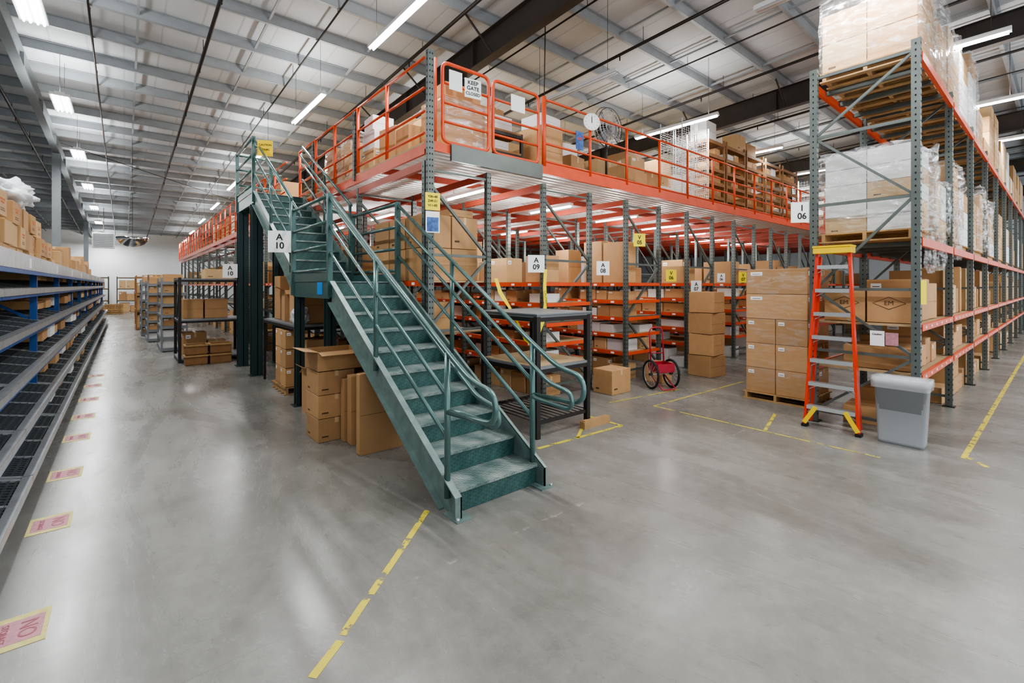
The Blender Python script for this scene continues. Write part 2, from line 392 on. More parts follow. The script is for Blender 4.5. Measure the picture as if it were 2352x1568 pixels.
# ------------------------------------------------------------------ cardboard boxes
def unitbox(kind,mat=None):
    mat=mat or CARD
    bm=bmesh.new();bmesh.ops.create_cube(bm,size=1);bmesh.ops.translate(bm,vec=(0,0,.5),verts=bm.verts)
    bmesh.ops.bevel(bm,geom=bm.edges[:],offset=.012,segments=1,affect='EDGES')
    me=bpy.data.meshes.new('cb');bm.to_mesh(me);bm.free()
    b=MB();b.v=[tuple(v.co) for v in me.vertices];b.mi(mat)
    for p in me.polygons:b.face(list(p.vertices),mat)
    bpy.data.meshes.remove(me);e=.004
    T=TAPE if mat is not BINW else WHITE
    if kind in 'abdr':
        b.box(-.05,.05,-.49,.49,1,1+e,T);b.box(-.05,.05,-.5-e,-.5,.78,1,T);b.box(-.05,.05,.5,.5+e,.78,1,T)
    b.box(-.006,.006,-.49,.49,1,1+e*.5,CARDIN)
    if kind=='c':
        b.box(-.49,.49,-.5-e,-.5,.485,.492,CARDIN)
    if kind=='a':
        b.box(-.5-e,-.5,.22,.42,.76,.9,WHITE);b.box(-.42,-.2,-.5-e,-.5,.74,.9,WHITE)
        b.box(-.5-e*1.5,-.5-e,.25,.39,.81,.83,PRINT);b.box(-.38,-.24,-.5-e*1.5,-.5-e,.8,.82,PRINT)
    if kind=='b':
        for i,z in enumerate((.52,.45,.38)):
            w=.16-.03*i
            b.box(-w,w,-.5-e,-.5,z,z+.022,PRINT);b.box(-.5-e,-.5,-w,w,z,z+.022,PRINT)
    if kind=='r':
        for z,w in ((.62,.3),(.5,.2)):
            for q in range(5):
                u=-w+2*w*q/5
                b.box(u,u+w*.25,-.5-e,-.5,z,z+.07,PRINTR);b.box(-.5-e,-.5,u,u+w*.25,z,z+.07,PRINTR)
                b.box(.5,.5+e,u,u+w*.25,z,z+.07,PRINTR)
        b.box(.5,.5+e,-.25,.25,.2,.23,PRINT);b.box(.5,.5+e,-.25,.2,.28,.31,PRINT);b.box(-.2,.2,-.5-e,-.5,.25,.28,PRINT)
    if kind=='d':
        b.box(-.4,-.22,-.5-e,-.5,.2,.26,PRINT);b.box(-.5-e,-.5,.18,.35,.15,.22,PRINT)
    m=b.mesh('cardboard_box');return m
UB={k:unitbox(k) for k in 'abcdr'}
UB['p']=unitbox('a',CARD2);UB['q']=unitbox('d',CARD2);UB['w']=unitbox('c',BINW)
def openbox():
    b=MB();t=.02
    b.box(-.5,.5,-.5,.5,0,t,CARD);b.box(-.5,-.5+t,-.5,.5,t,1,CARD);b.box(.5-t,.5,-.5,.5,t,1,CARD)
    b.box(-.5+t,.5-t,-.5,-.5+t,t,1,CARD);b.box(-.5+t,.5-t,.5-t,.5,t,1,CARD);b.box(-.46,.46,-.46,.46,t,.5,CARDIN)
    for s in (-1,1):
        b.obox((s*.49,0,.99),(s*.78,0,1.1),.98,.012,CARD);b.obox((0,s*.49,.99),(0,s*.76,.86),.98,.012,CARD)
    return b.mesh('open_box')
UB['o']=openbox()
LAB={'a':'taped brown box with white label','b':'brown box with printed lines','c':'plain brown cardboard box','d':'taped brown box with small marks','r':'brown box with orange print',
     'p':'pale tan box with white label','q':'pale tan taped cardboard box','w':'white carton','o':'open brown box with raised flaps'}
BOXES=[]
def cb(x,y,z,w,d,h,rz=0,k=None,where='on a rack shelf',group=None,keep=False):
    k=k or random.choice('aaccccdpqq')
    o=bpy.data.objects.new('open_cardboard_box' if k=='o' else 'white_carton' if k=='w' else 'cardboard_box',UB[k])
    o.location=(x,y,z+.001);o.scale=(w,d,h);o.rotation_euler=(0,0,rz);COL.objects.link(o);tag(o,LAB[k]+' '+where,'box',group or 'cardboard boxes')
    if k!='o' and not keep: BOXES.append((o,k))
    return o
def fill(x0,x1,y0,y1,z,hmax,along='y',size=.4,prob=.9,kinds=None,where='on a rack shelf',group=None,hmin=.55,var=(.75,1.3),tilt=1.5):
    a,bb=(y0,y1) if along=='y' else (x0,x1)
    p=a+.02
    while True:
        s=size*random.uniform(*var)
        if p+s>bb:break
        if random.random()<prob:
            h=hmax*random.uniform(hmin,.97);k=random.choice(kinds) if kinds else None
            dep=((x1-x0) if along=='y' else (y1-y0))*random.uniform(.78,.95)
            if along=='y': cb(x0+dep/2+.01,p+s/2,z,dep,s*.95,h,R(random.uniform(-tilt,tilt)),k,where,group)
            else: cb(p+s/2,y0+dep/2+.01,z,s*.95,dep,h,R(random.uniform(-tilt,tilt)),k,where,group)
        p+=s+.01
def pallet_mesh(mat=WOOD):
    b=MB()
    for y in (-.45,0,.45): b.box(-.6,.6,y-.02,y+.02,.018,.105,mat)
    for i in range(8):
        x=-.6+.16*i; b.box(x,min(x+.1,.6),-.5,.5,.105,.123,mat)
    for i in range(5):
        x=-.6+.2775*i; b.box(x,x+.09,-.5,.5,0,.018,mat)
    return b.mesh('pallet')
PM=pallet_mesh()
def pallet(x,y,z,sx=1,sy=1,rz=0,where='on the concrete floor'):
    o=bpy.data.objects.new('wooden_pallet',PM);o.location=(x,y,z+.001);o.scale=(sx,sy,1);o.rotation_euler=(0,0,rz);COL.objects.link(o);tag(o,'weathered wooden pallet '+where,'pallet','wooden pallets');return o
def wrap(x0,x1,y0,y1,z0,z1,amp=.03,seed=0,label='clear crumpled stretch wrap around a pallet load',mat=None):
    bm=bmesh.new();bmesh.ops.create_cube(bm,size=1)
    bmesh.ops.bevel(bm,geom=bm.edges[:],offset=.03,segments=2,affect='EDGES')
    bmesh.ops.subdivide_edges(bm,edges=bm.edges[:],cuts=9,use_grid_fill=True)
    S=Vector((x1-x0,y1-y0,z1-z0));C=Vector(((x0+x1)/2,(y0+y1)/2,z0))
    for v in bm.verts:
        p=Vector((v.co.x*S.x,v.co.y*S.y,(v.co.z+.5)*S.z))
        n=noise.noise(p*4+Vector((seed,0,0)))*amp+noise.noise(Vector((p.x*9,p.y*9,p.z*22))+Vector((0,seed,0)))*amp*.5+amp*1.1
        d=Vector((v.co.x,v.co.y,0))
        if d.length>0:p+=d.normalized()*n
        if v.co.z>.3:p.z+=noise.noise(p*3+Vector((seed,5,0)))*amp*1.5
        v.co=p
    for f in bm.faces:f.smooth=True
    me=bpy.data.meshes.new('stretch_wrap');bm.to_mesh(me);bm.free();me.materials.append(mat or WRAP)
    o=bpy.data.objects.new('stretch_wrap',me);o.location=C;COL.objects.link(o);tag(o,label,'plastic wrap','stretch wrap');return o
# ------------------------------------------------------------------ upright frames
def post_geo(b,x,y,z0,z1,mat=UPR,holes=True,w=.075,d=.07):
    b.box(x-w/2,x+w/2,y-d/2,y-d/2+.008,z0,z1,mat)
    b.box(x-w/2,x-w/2+.008,y-d/2+.008,y+d/2,z0,z1,mat);b.box(x+w/2-.008,x+w/2,y-d/2+.008,y+d/2,z0,z1,mat)
    b.box(x-w/2+.008,x+w/2-.008,y+d/2-.02,y+d/2-.012,z0,z1,mat)
    if holes:
        z=z0+.08
        while z<z1-.03:
            for sx in (-.018,.018): b.box(x+sx-.007,x+sx+.007,y-d/2-.0015,y-d/2,z,z+.022,HOLE)
            b.box(x-w/2-.0015,x-w/2,y-.007,y+.007,z,z+.022,HOLE)
            z+=.05*1.5
def frame_x(xa,xb,hgt,mat=UPR,holes=True):
    b=MB();post_geo(b,xa,0,.012,hgt,mat,holes);post_geo(b,xb,0,.012,hgt,mat,holes)
    for x in (xa,xb): b.box(x-.07,x+.07,-.06,.06,0,.012,mat)
    z=.2;fl=0
    while z+.9<hgt:
        a,c=(xa+.03,xb-.03);b.obox((a,0,z),(c,0,z),.035,.035,mat)
        b.obox((a,0,z+.03) if fl else (c,0,z+.03),(c,0,z+.95) if fl else (a,0,z+.95),.035,.035,mat)
        z+=1.0;fl^=1
    b.obox((xa+.03,0,hgt-.1),(xb-.03,0,hgt-.1),.03,.03,mat)
    return b.mesh('upright_frame')
XS=[2.98,3.98,5.07,6.17,7.21,8.3,9.38,10.5,11.6,12.75,13.85,14.95,16.05,17.15,18.25,19.35,20.45,21.55,22.65,23.75,24.85,25.95]
DZ=3.64;FY=5.3;BAY=2.2
LV=[.1,.55,.88,1.2,1.52,1.85]
rowspans=[(0,1),(2,3),(4,5),(6,7),(8,9),(10,11),(12,13),(14,15),(16,17),(18,19)]
for ri,(ia,ib) in enumerate(rowspans):
    xa,xb=XS[ia],XS[ib];nb=15 if ri==0 else (6 if ri<4 else 4)
    o=thing('pallet_rack',(xa,FY,0),'grey-green steel rack row with orange beams under the mezzanine','rack','racks under the mezzanine')
    fm=frame_x(0,xb-xa,3.4,holes=ri<6)
    for k in range(nb+1):
        p=part(o,'upright_frame',fm);p.location=(0,BAY*k,0)
    lv=[1.16,1.86] if ri==0 else LV[1:]
    sm=MB().box(.03,xb-xa-.03,.04,BAY-.04,-.02,0,PLY).mesh('shelf_board')
    tb=MB().box(-.03,.03,.036,BAY-.036,-.1,0,REDB).mesh('beam')
    bmA=MB().box(-.025,.025,.036,BAY-.036,-.07,0,ORANGE)
    for q in range(5): bmA.box(-.027,-.025,.25+.42*q,.33+.42*q,-.055,-.02,WHITE)
    bmA=bmA.mesh('beam');bmG=MB().box(-.025,.025,.036,BAY-.036,-.07,0,GDARK).mesh('beam')
    em=MB().box(.03,xb-xa-.03,-.045,-.037,-.06,0,ORANGE).mesh('beam')
    for k in range(nb):
        for z in lv:
            if k>6 and z!=1.86: continue
            me=bmG if (ri==0 and z<1.5) else bmA
            p=part(o,'beam',me);p.location=(0,BAY*k,z)
            q=part(o,'beam',me);q.location=(xb-xa,BAY*k,z)
            q=part(o,'shelf_board',sm);q.location=(0,BAY*k,z)
            if k==0 and ri: part(o,'beam',em).location=(0,0,z)
        for xx in (0,xb-xa):
            q=part(o,'beam',tb);q.location=(xx,BAY*k,3.4)
    W='on orange rack below the mezzanine'
    if ri==0:
        for k in range(6):
            y0=FY+BAY*k+.08;y1=y0+BAY-.16
            if k: fill(xa+.08,xb-.1,y0,y1,1.86,.75,size=.6,prob=1,where=W)
            fill(xa+.05,xb-.4,y0,y1,1.16,.5,size=.5,where=W)
            if k>0: fill(xa+.05,xb-.3,y0,y1,.0,.85,size=.5,where='on the floor under a rack')
        for k in range(6,15):
            y0=FY+BAY*k+.08;y1=y0+BAY-.16
            fill(xa+.05,xb-.3,y0,y1,1.86,.8,size=.8,prob=.6,where=W)
            fill(xa+.05,xb-.3,y0,y1,.0,.9,size=.8,where='on the floor under a rack')
        for yy in (5.72,6.25,6.78):
            for xx in (3.26,3.71):
                for j in range(2): cb(xx,yy,1.86+.45*j,.43,.5,.445,R(random.uniform(-2,2)),'d' if j else 'c',W)
        cb(3.66,5.72,2.765,.4,.44,.1,R(3),'c',W)
    else:
        nbx=2 if ri<5 else 1
        for k in range(nbx):
            y0=FY+BAY*k+.05;y1=y0+BAY-.1
            for li,z in enumerate([.0]+LV[1:]):
                gap=(LV[1:]+[2.8])[li]-z-.09 if li<5 else (.75,.5,.9,.65)[(ri+k)%4]
                if li==0: gap=.4
                sz=(.34 if li<5 else .42)*(1 if ri<3 else 1.5)
                fill(xa+.05,xa+.52,y0,y1,z,gap,size=sz,prob=.88,kinds='aacdwwwpq' if li<5 else 'acdpqqw',where=W,hmin=.5,tilt=3)
                if k==0 and ri<4: fill(xa+.56,xb-.05,y0,y0+.5,z,gap,size=.5,prob=.85,kinds='acdwpq',where=W,hmin=.5)
# ------------------------------------------------------------------ mezzanine
MX1=26.0;MY1=40
mz=thing('mezzanine',(XS[0],FY,0),'large raised steel storage mezzanine with orange guardrails','mezzanine')
b=MB();
b.box(XS[0]-.04,MX1,FY-.04,MY1,DZ-.025,DZ,PLY);part(mz,'deck',b)
b=MB();n=int((MY1-FY)/.15);prof=[]
for i in range(n):
    y=FY+.15*i;prof+=[(y,DZ-.03),(y+.05,DZ-.03),(y+.07,DZ-.07),(y+.13,DZ-.07)]
for (y,z) in prof:b.v+=[(XS[0]+.01,y,z),(MX1-.01,y,z)]
for i in range(len(prof)-1):b.face([2*i,2*i+1,2*i+3,2*i+2],DECKM)
part(mz,'corrugated_deck',b)
jm=MB().box(XS[0],MX1,-.025,.025,-.09,0,REDB).mesh('joist',(XS[0],0,0))
y=FY+1.3
while y<FY+20:
    p=part(mz,'joist',jm);p.location=(0,y-FY,DZ-.075);y+=2.2
part(mz,'edge_beam',MB().box(XS[0]-.04,XS[0]-.005,FY-.04,MY1,DZ-.16,DZ-.026,ORANGE))
part(mz,'edge_beam',MB().box(XS[0]-.04,MX1,FY-.075,FY-.041,DZ-.1,DZ+.02,ORANGE))
part(mz,'gate_threshold',MB().box(3.3,4.95,FY-.12,FY-.076,DZ-.2,DZ+.02,UPR),label='grey-green steel plate under the gate')
RT=DZ+1.09
def panel_x(x0,x1,y,rails=(.12,.4,.7,1.09),r=.02):
    b=MB()
    b.tube([(x1,y,DZ),(x1,y,RT)],.026,ORANGE)
    for z in rails: b.tube([(x0,y,DZ+z),(x1,y,DZ+z)],r,ORANGE)
    b.box(x0,x1,y-.006,y+.006,DZ,DZ+.1,ORANGE);return b
for i in range(2,len(XS)-1):
    part(mz,'guardrail_panel',panel_x(XS[i],XS[i+1],FY-.02))
part(mz,'guardrail_post',MB().tube([(XS[2],FY-.02,DZ),(XS[2],FY-.02,RT+.04)],.035,ORANGE))
b=MB();post_geo(b,XS[0],FY-.11,0.0,RT+.06,UPR,True,.085,.06);part(mz,'corner_post',b,label='perforated grey steel corner post')
b=MB();b.tube([(XS[0]+.12,FY-.02,DZ),(XS[0]+.12,FY-.02,RT+.03)],.03,ORANGE);part(mz,'guardrail_post',b)
def gate(x0,x1):
    b=MB();y=FY-.02;z0=DZ+.06;z1=RT+.02
    c=[(x0,y,z0),(x0,y,z1),(x1,y,z1),(x1,y,z0)]
    P=[]
    r=.1
    for i in range(4):
        p=Vector(c[i]);a=(Vector(c[i-1])-p).normalized()*r;d=(Vector(c[(i+1)%4])-p).normalized()*r
        for k in range(6):
            t=k/5;P.append((p+a)*(1-t)**2+p*2*t*(1-t)+(p+d)*t*t)
    b.tube(P,.024,ORANGE,closed=True)
    for z in (.33,.58,.84): b.tube([(x0,y,DZ+z),(x1,y,DZ+z)],.018,ORANGE)
    return b
part(mz,'gate',gate(3.22,3.98));part(mz,'gate',gate(4.06,4.95))
y=FY
while y<MY1-.1:
    y2=min(y+1.1,MY1)
    if not(10.2<y+.5<12.0):
        b=MB();xx=XS[0]-.02
        b.tube([(xx,y2,DZ),(xx,y2,RT)],.026,ORANGE,6)
        for z in (.12,.4,.7,1.09): b.tube([(xx,y,DZ+z),(xx,y2,DZ+z)],.02,ORANGE,6)
        part(mz,'guardrail_panel',b)
    y=y2
for yy in (FY+BAY,FY+2*BAY):
    b=MB();post_geo(b,XS[0]-.03,yy+.09,DZ-.1,RT-.05,UPR);part(mz,'guardrail_post',b,label='perforated grey steel post')
for gx,ys in ((4.5,(6.6,10,13)),(6.7,(6.8,10.5)),(8.85,(6.8,10.5)),(11.05,(7,11)),(13.3,(7.5,)),(15.5,(8,)),(17.7,(8,))):
    for y in ys:
        o=thing('under_deck_light',(gx,y,3.36),'white fluorescent strip light below the mezzanine deck','light','lights under the mezzanine')
        part(o,'lamp_housing',MB().box(-.05,.05,-.6,.6,.0,.05,LAMPH),(0,0,0));part(o,'tube',MB().tube([(0,-.58,-.016),(0,.58,-.016)],.016,TUBE,8),(0,0,0))
        part(o,'cable',MB().tube([(0,-.4,.05),(0,-.4,.2)],.004,PIPE,5).tube([(0,.4,.05),(0,.4,.2)],.004,PIPE,5),(0,0,0))
        pt(gx,y,2.9,42)
for y in (16,20,25,31): pt(4.5,y,2.8,42)  # bare point lights brighten the deep aisle; no fixture is modelled
# ------------------------------------------------------------------ staircase
SX0,SX1=1.99,2.87;RUN=.31
st=thing('staircase',(SX0,3.0,0),'green steel industrial staircase with diamond plate treads and pipe handrails','staircase')
def flight(ys,zs,rise,nn):
    sl=rise/RUN
    def nz(y):return zs+rise+(y-ys)*sl
    ye=ys+nn*RUN
    for x,sg in ((SX0,-1),(SX1,1)):
        b=MB();x0,x1=(x-.012,x) if sg<0 else (x,x+.012)
        if zs==0: poly=[(ys-.1,0),(ys+(.27-rise)/sl,0),(ye,nz(ye)-.27),(ye,nz(ye)),(ye-.06,nz(ye)+.0),(ys-.1,nz(ys-.1)+.05)]
        else: poly=[(ys,zs-.2),(ys+.06,zs-.2),(ye,nz(ye)-.27),(ye,nz(ye)),(ys,nz(ys)+.04)]
        b.prism(poly,x0,x1,GREENL)
        fx0,fx1=(x-.06,x) if sg<0 else (x,x+.03)
        ya=ys-.1 if zs==0 else ys
        b.prism([(ya,nz(ya)+.04),(ye-.08,nz(ye-.08)+.04),(ye-.08,nz(ye-.08)+.052),(ya,nz(ya)+.052)],fx0,fx1,GREENL)
        yb=ys+(.27-rise)/sl if zs==0 else ys+.06
        b.prism([(yb,nz(yb)-.27),(ye,nz(ye)-.27),(ye,nz(ye)-.258),(yb,nz(yb)-.258)],fx0,fx1,GREENL)
        if zs==0:
            b.box(fx0,fx1,ya,ya+.012,0.012,nz(ya)+.04,GREENL);b.box(x-.07,x+.07,ys-.14,ys+.06,0,.012,GREENL)
            b.tube([(x-.05 if sg<0 else x+.06,ys-.12,.012),(x-.05 if sg<0 else x+.06,ys-.12,.03)],.014,ALU,6)
        part(st,'stringer',b)
    for i in range(nn):
        y=ys+RUN*i;z=zs+rise*(i+1)
        b=MB()
        b.box(SX0,SX1,y+.02,y+RUN+.02,z-.012,z,TREAD)
        b.box(SX0+.002,SX1-.002,y-.012,y+.03,z-.022,z+.002,TREAD)
        b.box(SX0+.003,SX1-.003,y+.012,y+.02,z-rise+.002,z-.02,DIAM)
        part(st,'step',b)
    b=MB().box(SX0+.003,SX1-.003,ye+.012,ye+.02,nz(ye)-rise,nz(ye)-.03,DIAM);part(st,'step_riser',b)
    for x,inn in ((SX0-.03,.075),(SX1+.0,-.075)):
        yb=ys+.06;yt=ye
        for dz,r in ((1.05,.022),(.7,.019),(.37,.019)):
            if dz==1.05 and zs==0:
                path=[(x,yt,nz(yt)+dz),(x,yb,nz(yb)+dz),(x,yb-.33,nz(yb-.33)+dz+.02),(x,yb-.62,nz(yb-.33)+dz-.02),(x,yb-.62,nz(yb-.33)+dz-.24),(x,yb,.80)]
                part(st,'handrail',MB().tube(rnd_path(path,.12,6),r,RAILG,10))
            else: part(st,'handrail',MB().tube([(x,yt,nz(yt)+dz),(x,yb,nz(yb)+dz)],r,RAILG,10))
        xi=x+inn
        if zs==0: path=[(x,yt,nz(yt)+.9),(xi,yt-.06,nz(yt-.06)+.9),(xi,yb-.3,nz(yb-.3)+.92),(xi,yb-.56,nz(yb-.3)+.88),(xi,yb-.56,nz(yb-.3)+.74),(xi,yb-.1,.80),(x,yb,.80)]
        else: path=[(x,yt,nz(yt)+.9),(xi,yt-.1,nz(yt-.1)+.9),(xi,yb-.1,nz(yb-.1)+.9),(xi,yb-.2,nz(yb)+.75),(x,yb,nz(yb)+.7)]
        part(st,'handrail',MB().tube(rnd_path(path,.09,6),.019,RAILG,10))
        for yy in ([yb,ys+1.42] if zs==0 else [yb+.06,ys+1.4]):
            part(st,'rail_post',MB().tube([(x,yy,nz(yy)-.1),(x,yy,nz(yy)+1.05)],.025,RAILG,10))
flight(3.08,0,.185,9)
LY0,LY1=3.08+9*RUN,7.5
LZt=1.85
flight(LY1,LZt,.18,9)
PY0,PY1=LY1+9*RUN,12.0;PZ=3.65
def platform(y0,y1,z,legs,legw,nm):
    b=MB();b.box(SX0-.02,SX1+.02,y0,y1,z-.012,z,TREAD)
    b.box(SX0-.03,SX0+.02,y0,y1,z-.22,z-.012,GREEN);b.box(SX1-.02,SX1+.03,y0,y1,z-.22,z-.012,GREEN)
    b.box(SX0+.02,SX1-.02,y1-.05,y1,z-.22,z-.012,GREEN);b.box(SX0+.02,SX1-.02,y0+.03,y0+.06,z-.22,z-.012,GREEN)
    part(st,nm,b)
    for (x,y) in legs:
        b=MB();w=legw/2
        b.box(x-w,x+w,y-w,y-w+.012,0.012,z-.22,GDARK);b.box(x-w,x+w,y+w-.012,y+w,.012,z-.22,GDARK);b.box(x-.006,x+.006,y-w,y+w,.012,z-.22,GDARK)
        b.box(x-w-.04,x+w+.04,y-w-.04,y+w+.04,0,.012,GDARK)
        part(st,'support_leg',b)
platform(LY0+.025,LY1,LZt,[(SX0+.03,6.05),(SX0+.03,7.4),(SX1-.05,6.05),(SX1-.05,7.4)],.12,'landing')
platform(PY0+.025,PY1,PZ,[(SX0+.05,10.45),(SX0+.05,11.88),(SX1-.1,11.88)],.2,'top_platform')
def level_rail(x,y0,y1,z,hs=(.15,.45,.75,1.07)):
    b=MB()
    for h in hs:b.tube([(x,y0,z+h),(x,y1,z+h)],.022,RAILG,10)
    for yy in (y0,y1): b.box(x-.03,x+.03,yy-.03,yy+.03,z-.2,z+1.09,GREEN)
    b.box(x-.006,x+.006,y0+.03,y1-.03,z,z+.11,GREEN)
    part(st,'landing_rail',b)
level_rail(SX0-.035,LY0,LY1-.02,LZt);level_rail(SX1+.0,LY0,LY1-.02,LZt)
level_rail(SX0-.035,PY0,PY1,PZ)
b=MB()
for h in (.4,.75,1.07):b.tube([(SX0,PY1-.02,PZ+h),(SX1,PY1-.02,PZ+h)],.022,RAILG,10)
part(st,'landing_rail',b)
part(st,'sticker',MB().box(SX0-.036,SX0-.031,6.15,6.35,LZt-.17,LZt-.01,SIGNBL),label='small bright blue sticker')
# ------------------------------------------------------------------ signs
FR=R(-28)
def ab(c,l1,l2,w=.3,bg=WHITE,rz=FR,g='aisle signs'):
    sign('aisle_sign',c,w,w*1.02,rz,bg,[(l1,w*.42,w*.2),(l2,w*.42,-w*.2)],('yellow' if bg is YELS else 'white')+' square aisle sign reading %s %s'%(l1,l2),group=g)
ab((1.74,7.38,2.44),'A','10',.31);ab((1.8,11.9,2.12),'A','10',.3)
ab((4.83,5.2,2.13),'A','09',.26);ab((6.42,5.2,2.1),'A','08',.24)
ab((7.5,5.2,2.66),'V','05',.24,YELS);ab((8.6,5.2,2.0),'V','06',.24,YELS);ab((9.6,5.2,1.77),'A','07',.26);ab((10.75,5.2,1.98),'A','06',.2);ab((11.9,5.2,2.0),'V','07',.26,YELS)
ab((6.98,2.28,2.78),'I','06',.27,WHITE,R(-50))
sign('notice_sign',(2.99,FY-.16,2.86),.19,.22,R(-15),YELS,[('Y00-48',.042,.06),('Z49-51',.042,.005),('V11-85',.042,-.05)],'yellow paper sign with location codes on corner post')
po=sign('poster',(2.99,FY-.16,2.6),.18,.27,R(-15),WHITE,[],'white poster with blue picture on the corner post')
part(po,'picture',MB().box(-.075,.075,-.12,.06,.004,.006,POSTR),(0,0,0))
sign('gate_sign',(3.68,FY-.06,4.5),.25,.26,R(-8),WHITE,[('KEEP',.075,.075),('GATE',.075,0),('CLOSED',.06,-.075)],'white sign reading keep gate closed on orange gate')
sign('paper_notice',(3.4,FY-.06,4.53),.2,.26,R(-2),WHITE,[],'blank white paper hung on the orange gate','paper')
sign('paper_notice',(4.5,FY-.06,4.5),.26,.24,R(-2),WHITE,[],'blank white paper hung on the orange gate','paper')
sign('small_poster',(5.85,FY-.07,4.22),.18,.3,0,POSTR,[('NO',.07,.03)],'small blue and red poster on the guardrail','poster',ink=RED)
sign('yellow_notice',(2.05,9.75,4.4),.27,.3,R(-30),YEL,[('CAUTION',.05,.06),('STAIRS',.05,-.03)],'yellow notice at the top of the stairs')
# ------------------------------------------------------------------ workbench frame
def shelf_unit(name,x0,x1,y0,y1,z0,hgt,levels,pm,smat,label,cat='shelf',group=None,pw=.04,th=.03,brace=False):
    o=thing(name,((x0+x1)/2,(y0+y1)/2,z0),label,cat,group)
    for x in (x0+pw/2,x1-pw/2):
        for y in (y0+pw/2,y1-pw/2): part(o,'leg',MB().box(x-pw/2,x+pw/2,y-pw/2,y+pw/2,z0,z0+hgt,pm))
    for z in levels:
        b=MB();b.box(x0+.001,x1-.001,y0+.001,y1-.001,z0+z-th,z0+z,smat);
        b.box(x0+pw,x1-pw,y0+.002,y0+.03,z0+z-th-.05,z0+z-th,pm);b.box(x0+.002,x0+.03,y0+pw,y1-pw,z0+z-th-.05,z0+z-th,pm);part(o,'shelf_board',b)
    if brace:
        part(o,'brace',MB().obox((x0+.02,y0+.05,z0+.1),(x0+.02,y1-.05,z0+hgt-.1),.02,.02,pm));part(o,'brace',MB().obox((x0+.02,y0+.05,z0+hgt-.1),(x0+.02,y1-.05,z0+.1),.02,.02,pm))
    return o
wb=shelf_unit('workbench',3.68,4.62,3.95,5.05,0,1.43,[.84,1.45],DKSTEEL,GREYST,'tall black steel work table with boarded shelves','table',pw=.06)
b=MB()
for i in range(11): b.tube([(3.7+.09*i,3.98,.2),(3.7+.09*i,5.02,.2)],.008,DKSTEEL,6)
b.box(3.7,4.6,3.97,4.0,.16,.2,DKSTEEL);b.box(3.7,4.6,5.0,5.03,.16,.2,DKSTEEL);part(wb,'bottom_grid',b)
part(wb,'plywood_panel',MB().box(3.7,4.6,3.99,5.01,.841,.85,PLY),label='plywood panel on the middle shelf')
single('top_panel',MB().box(3.66,4.64,3.93,5.07,1.452,1.466,GREYST),'thin grey board lying on the black work table','board')
single('wood_block',MB().box(4.4,4.9,3.85,3.93,0,.09,WOOD).box(4.42,4.5,3.86,3.92,.09,.1,WOOD),'short rough wooden block on the concrete floor','block')
def ribbon(pts,w,mat,label):
    b=MB();P=[Vector(p) for p in pts]
    for i in range(len(P)-1):
        d=Vector((w/2,0,.3*w*math.sin(i*1.7)));e=Vector((w/2,0,.3*w*math.sin((i+1)*1.7)))
        b.quad([P[i]-d,P[i]+d,P[i+1]+e,P[i+1]-e],mat)
    return single('caution_tape',b,label,'tape')
rb=ribbon([(5.03,5.2,2.05),(5.0,5.19,1.8),(4.98,5.15,1.5),(4.9,5.13,1.25),(4.8,5.12,1.05),(4.74,5.1,.9)],.07,YELS,'yellow caution tape hanging from a rack post')
ribbon([(4.05,5.2,1.9),(4.12,5.19,1.7),(4.3,5.17,1.45),(4.45,5.15,1.2),(4.55,5.13,1.0),(4.7,5.12,.9)],.06,YELS,'yellow caution tape hanging from a rack post')
o=part(rb,'lettering',text_me('CAUTION',.055,BLACK));o.rotation_euler=(R(90),R(80),0);o.location=(4.985,5.145,1.6)
# ------------------------------------------------------------------ boxes beneath stair
g='boxes under the stairs';W='on the floor beside the stairs'
cb(2.32,4.82,0,.84,.09,.86,0,'c',W,g);cb(2.2,5.0,0,.34,.12,.76,R(-4),'c',W,g);cb(2.14,5.2,0,.38,.13,.78,R(-3),'c',W,g);cb(2.08,5.36,0,.3,.1,.72,0,'c',W,g)
for i in range(3): cb(1.9,5.68,.27*i,.42,.44,.265,0,'d',W,g)
cb(1.96,5.7,.815,.54,.48,.22,0,'o',W,g)
cb(2.5,5.75,0,.55,.5,.75,0,'c',W,g);cb(2.5,5.75,.76,.5,.45,.6,0,'a',W,g)
cb(2.1,6.8,0,.3,.45,.62,0,'o',W,g)
pallet(2.45,8.6,0,.7,.9,R(90))
for i in range(3):
    cb(2.16,8.35,.13+.31*i,.28,.32,.3,0,'a','stacked on a pallet',g);cb(2.18,8.75,.13+.31*i,.28,.34,.3,0,'a','stacked on a pallet',g)
cb(2.45,7.9,.13,.5,.5,.8,0,'c',W,g)
su=shelf_unit('storage_shelf',2.05,2.9,7.7,9.9,0,1.2,[1.17],DKSTEEL,GREYST,'low dark steel shelf beside the stair landing')
cb(2.42,8.2,1.171,.5,.55,.62,R(5),'c','on a dark steel shelf');cb(2.4,8.95,1.171,.45,.5,.55,R(-8),'o','on a dark steel shelf');cb(2.45,9.5,1.171,.5,.4,.8,0,'c','on a dark steel shelf')
def blob(name,c,s,mat,label,cat,amp=.2,seed=1):
    bm=bmesh.new();bmesh.ops.create_icosphere(bm,subdivisions=4,radius=1)
    for v in bm.verts:
        n=1+amp*noise.noise(v.co*2.5+Vector((seed,0,0)))+amp*.5*noise.noise(v.co*6);v.co=Vector((v.co.x*s[0]*n,v.co.y*s[1]*n,max(-s[2]*.85,v.co.z*s[2]*n)+s[2]*.85))
    for f in bm.faces:f.smooth=True
    me=bpy.data.meshes.new(name);bm.to_mesh(me);bm.free();me.materials.append(mat)
    o=bpy.data.objects.new(name,me);o.location=c;COL.objects.link(o);tag(o,label,cat);return o
blob('plastic_bag',(2.18,7.95,1.172),(.12,.14,.17),BAG,'crumpled white plastic bag on the steel shelf','bag',.4)
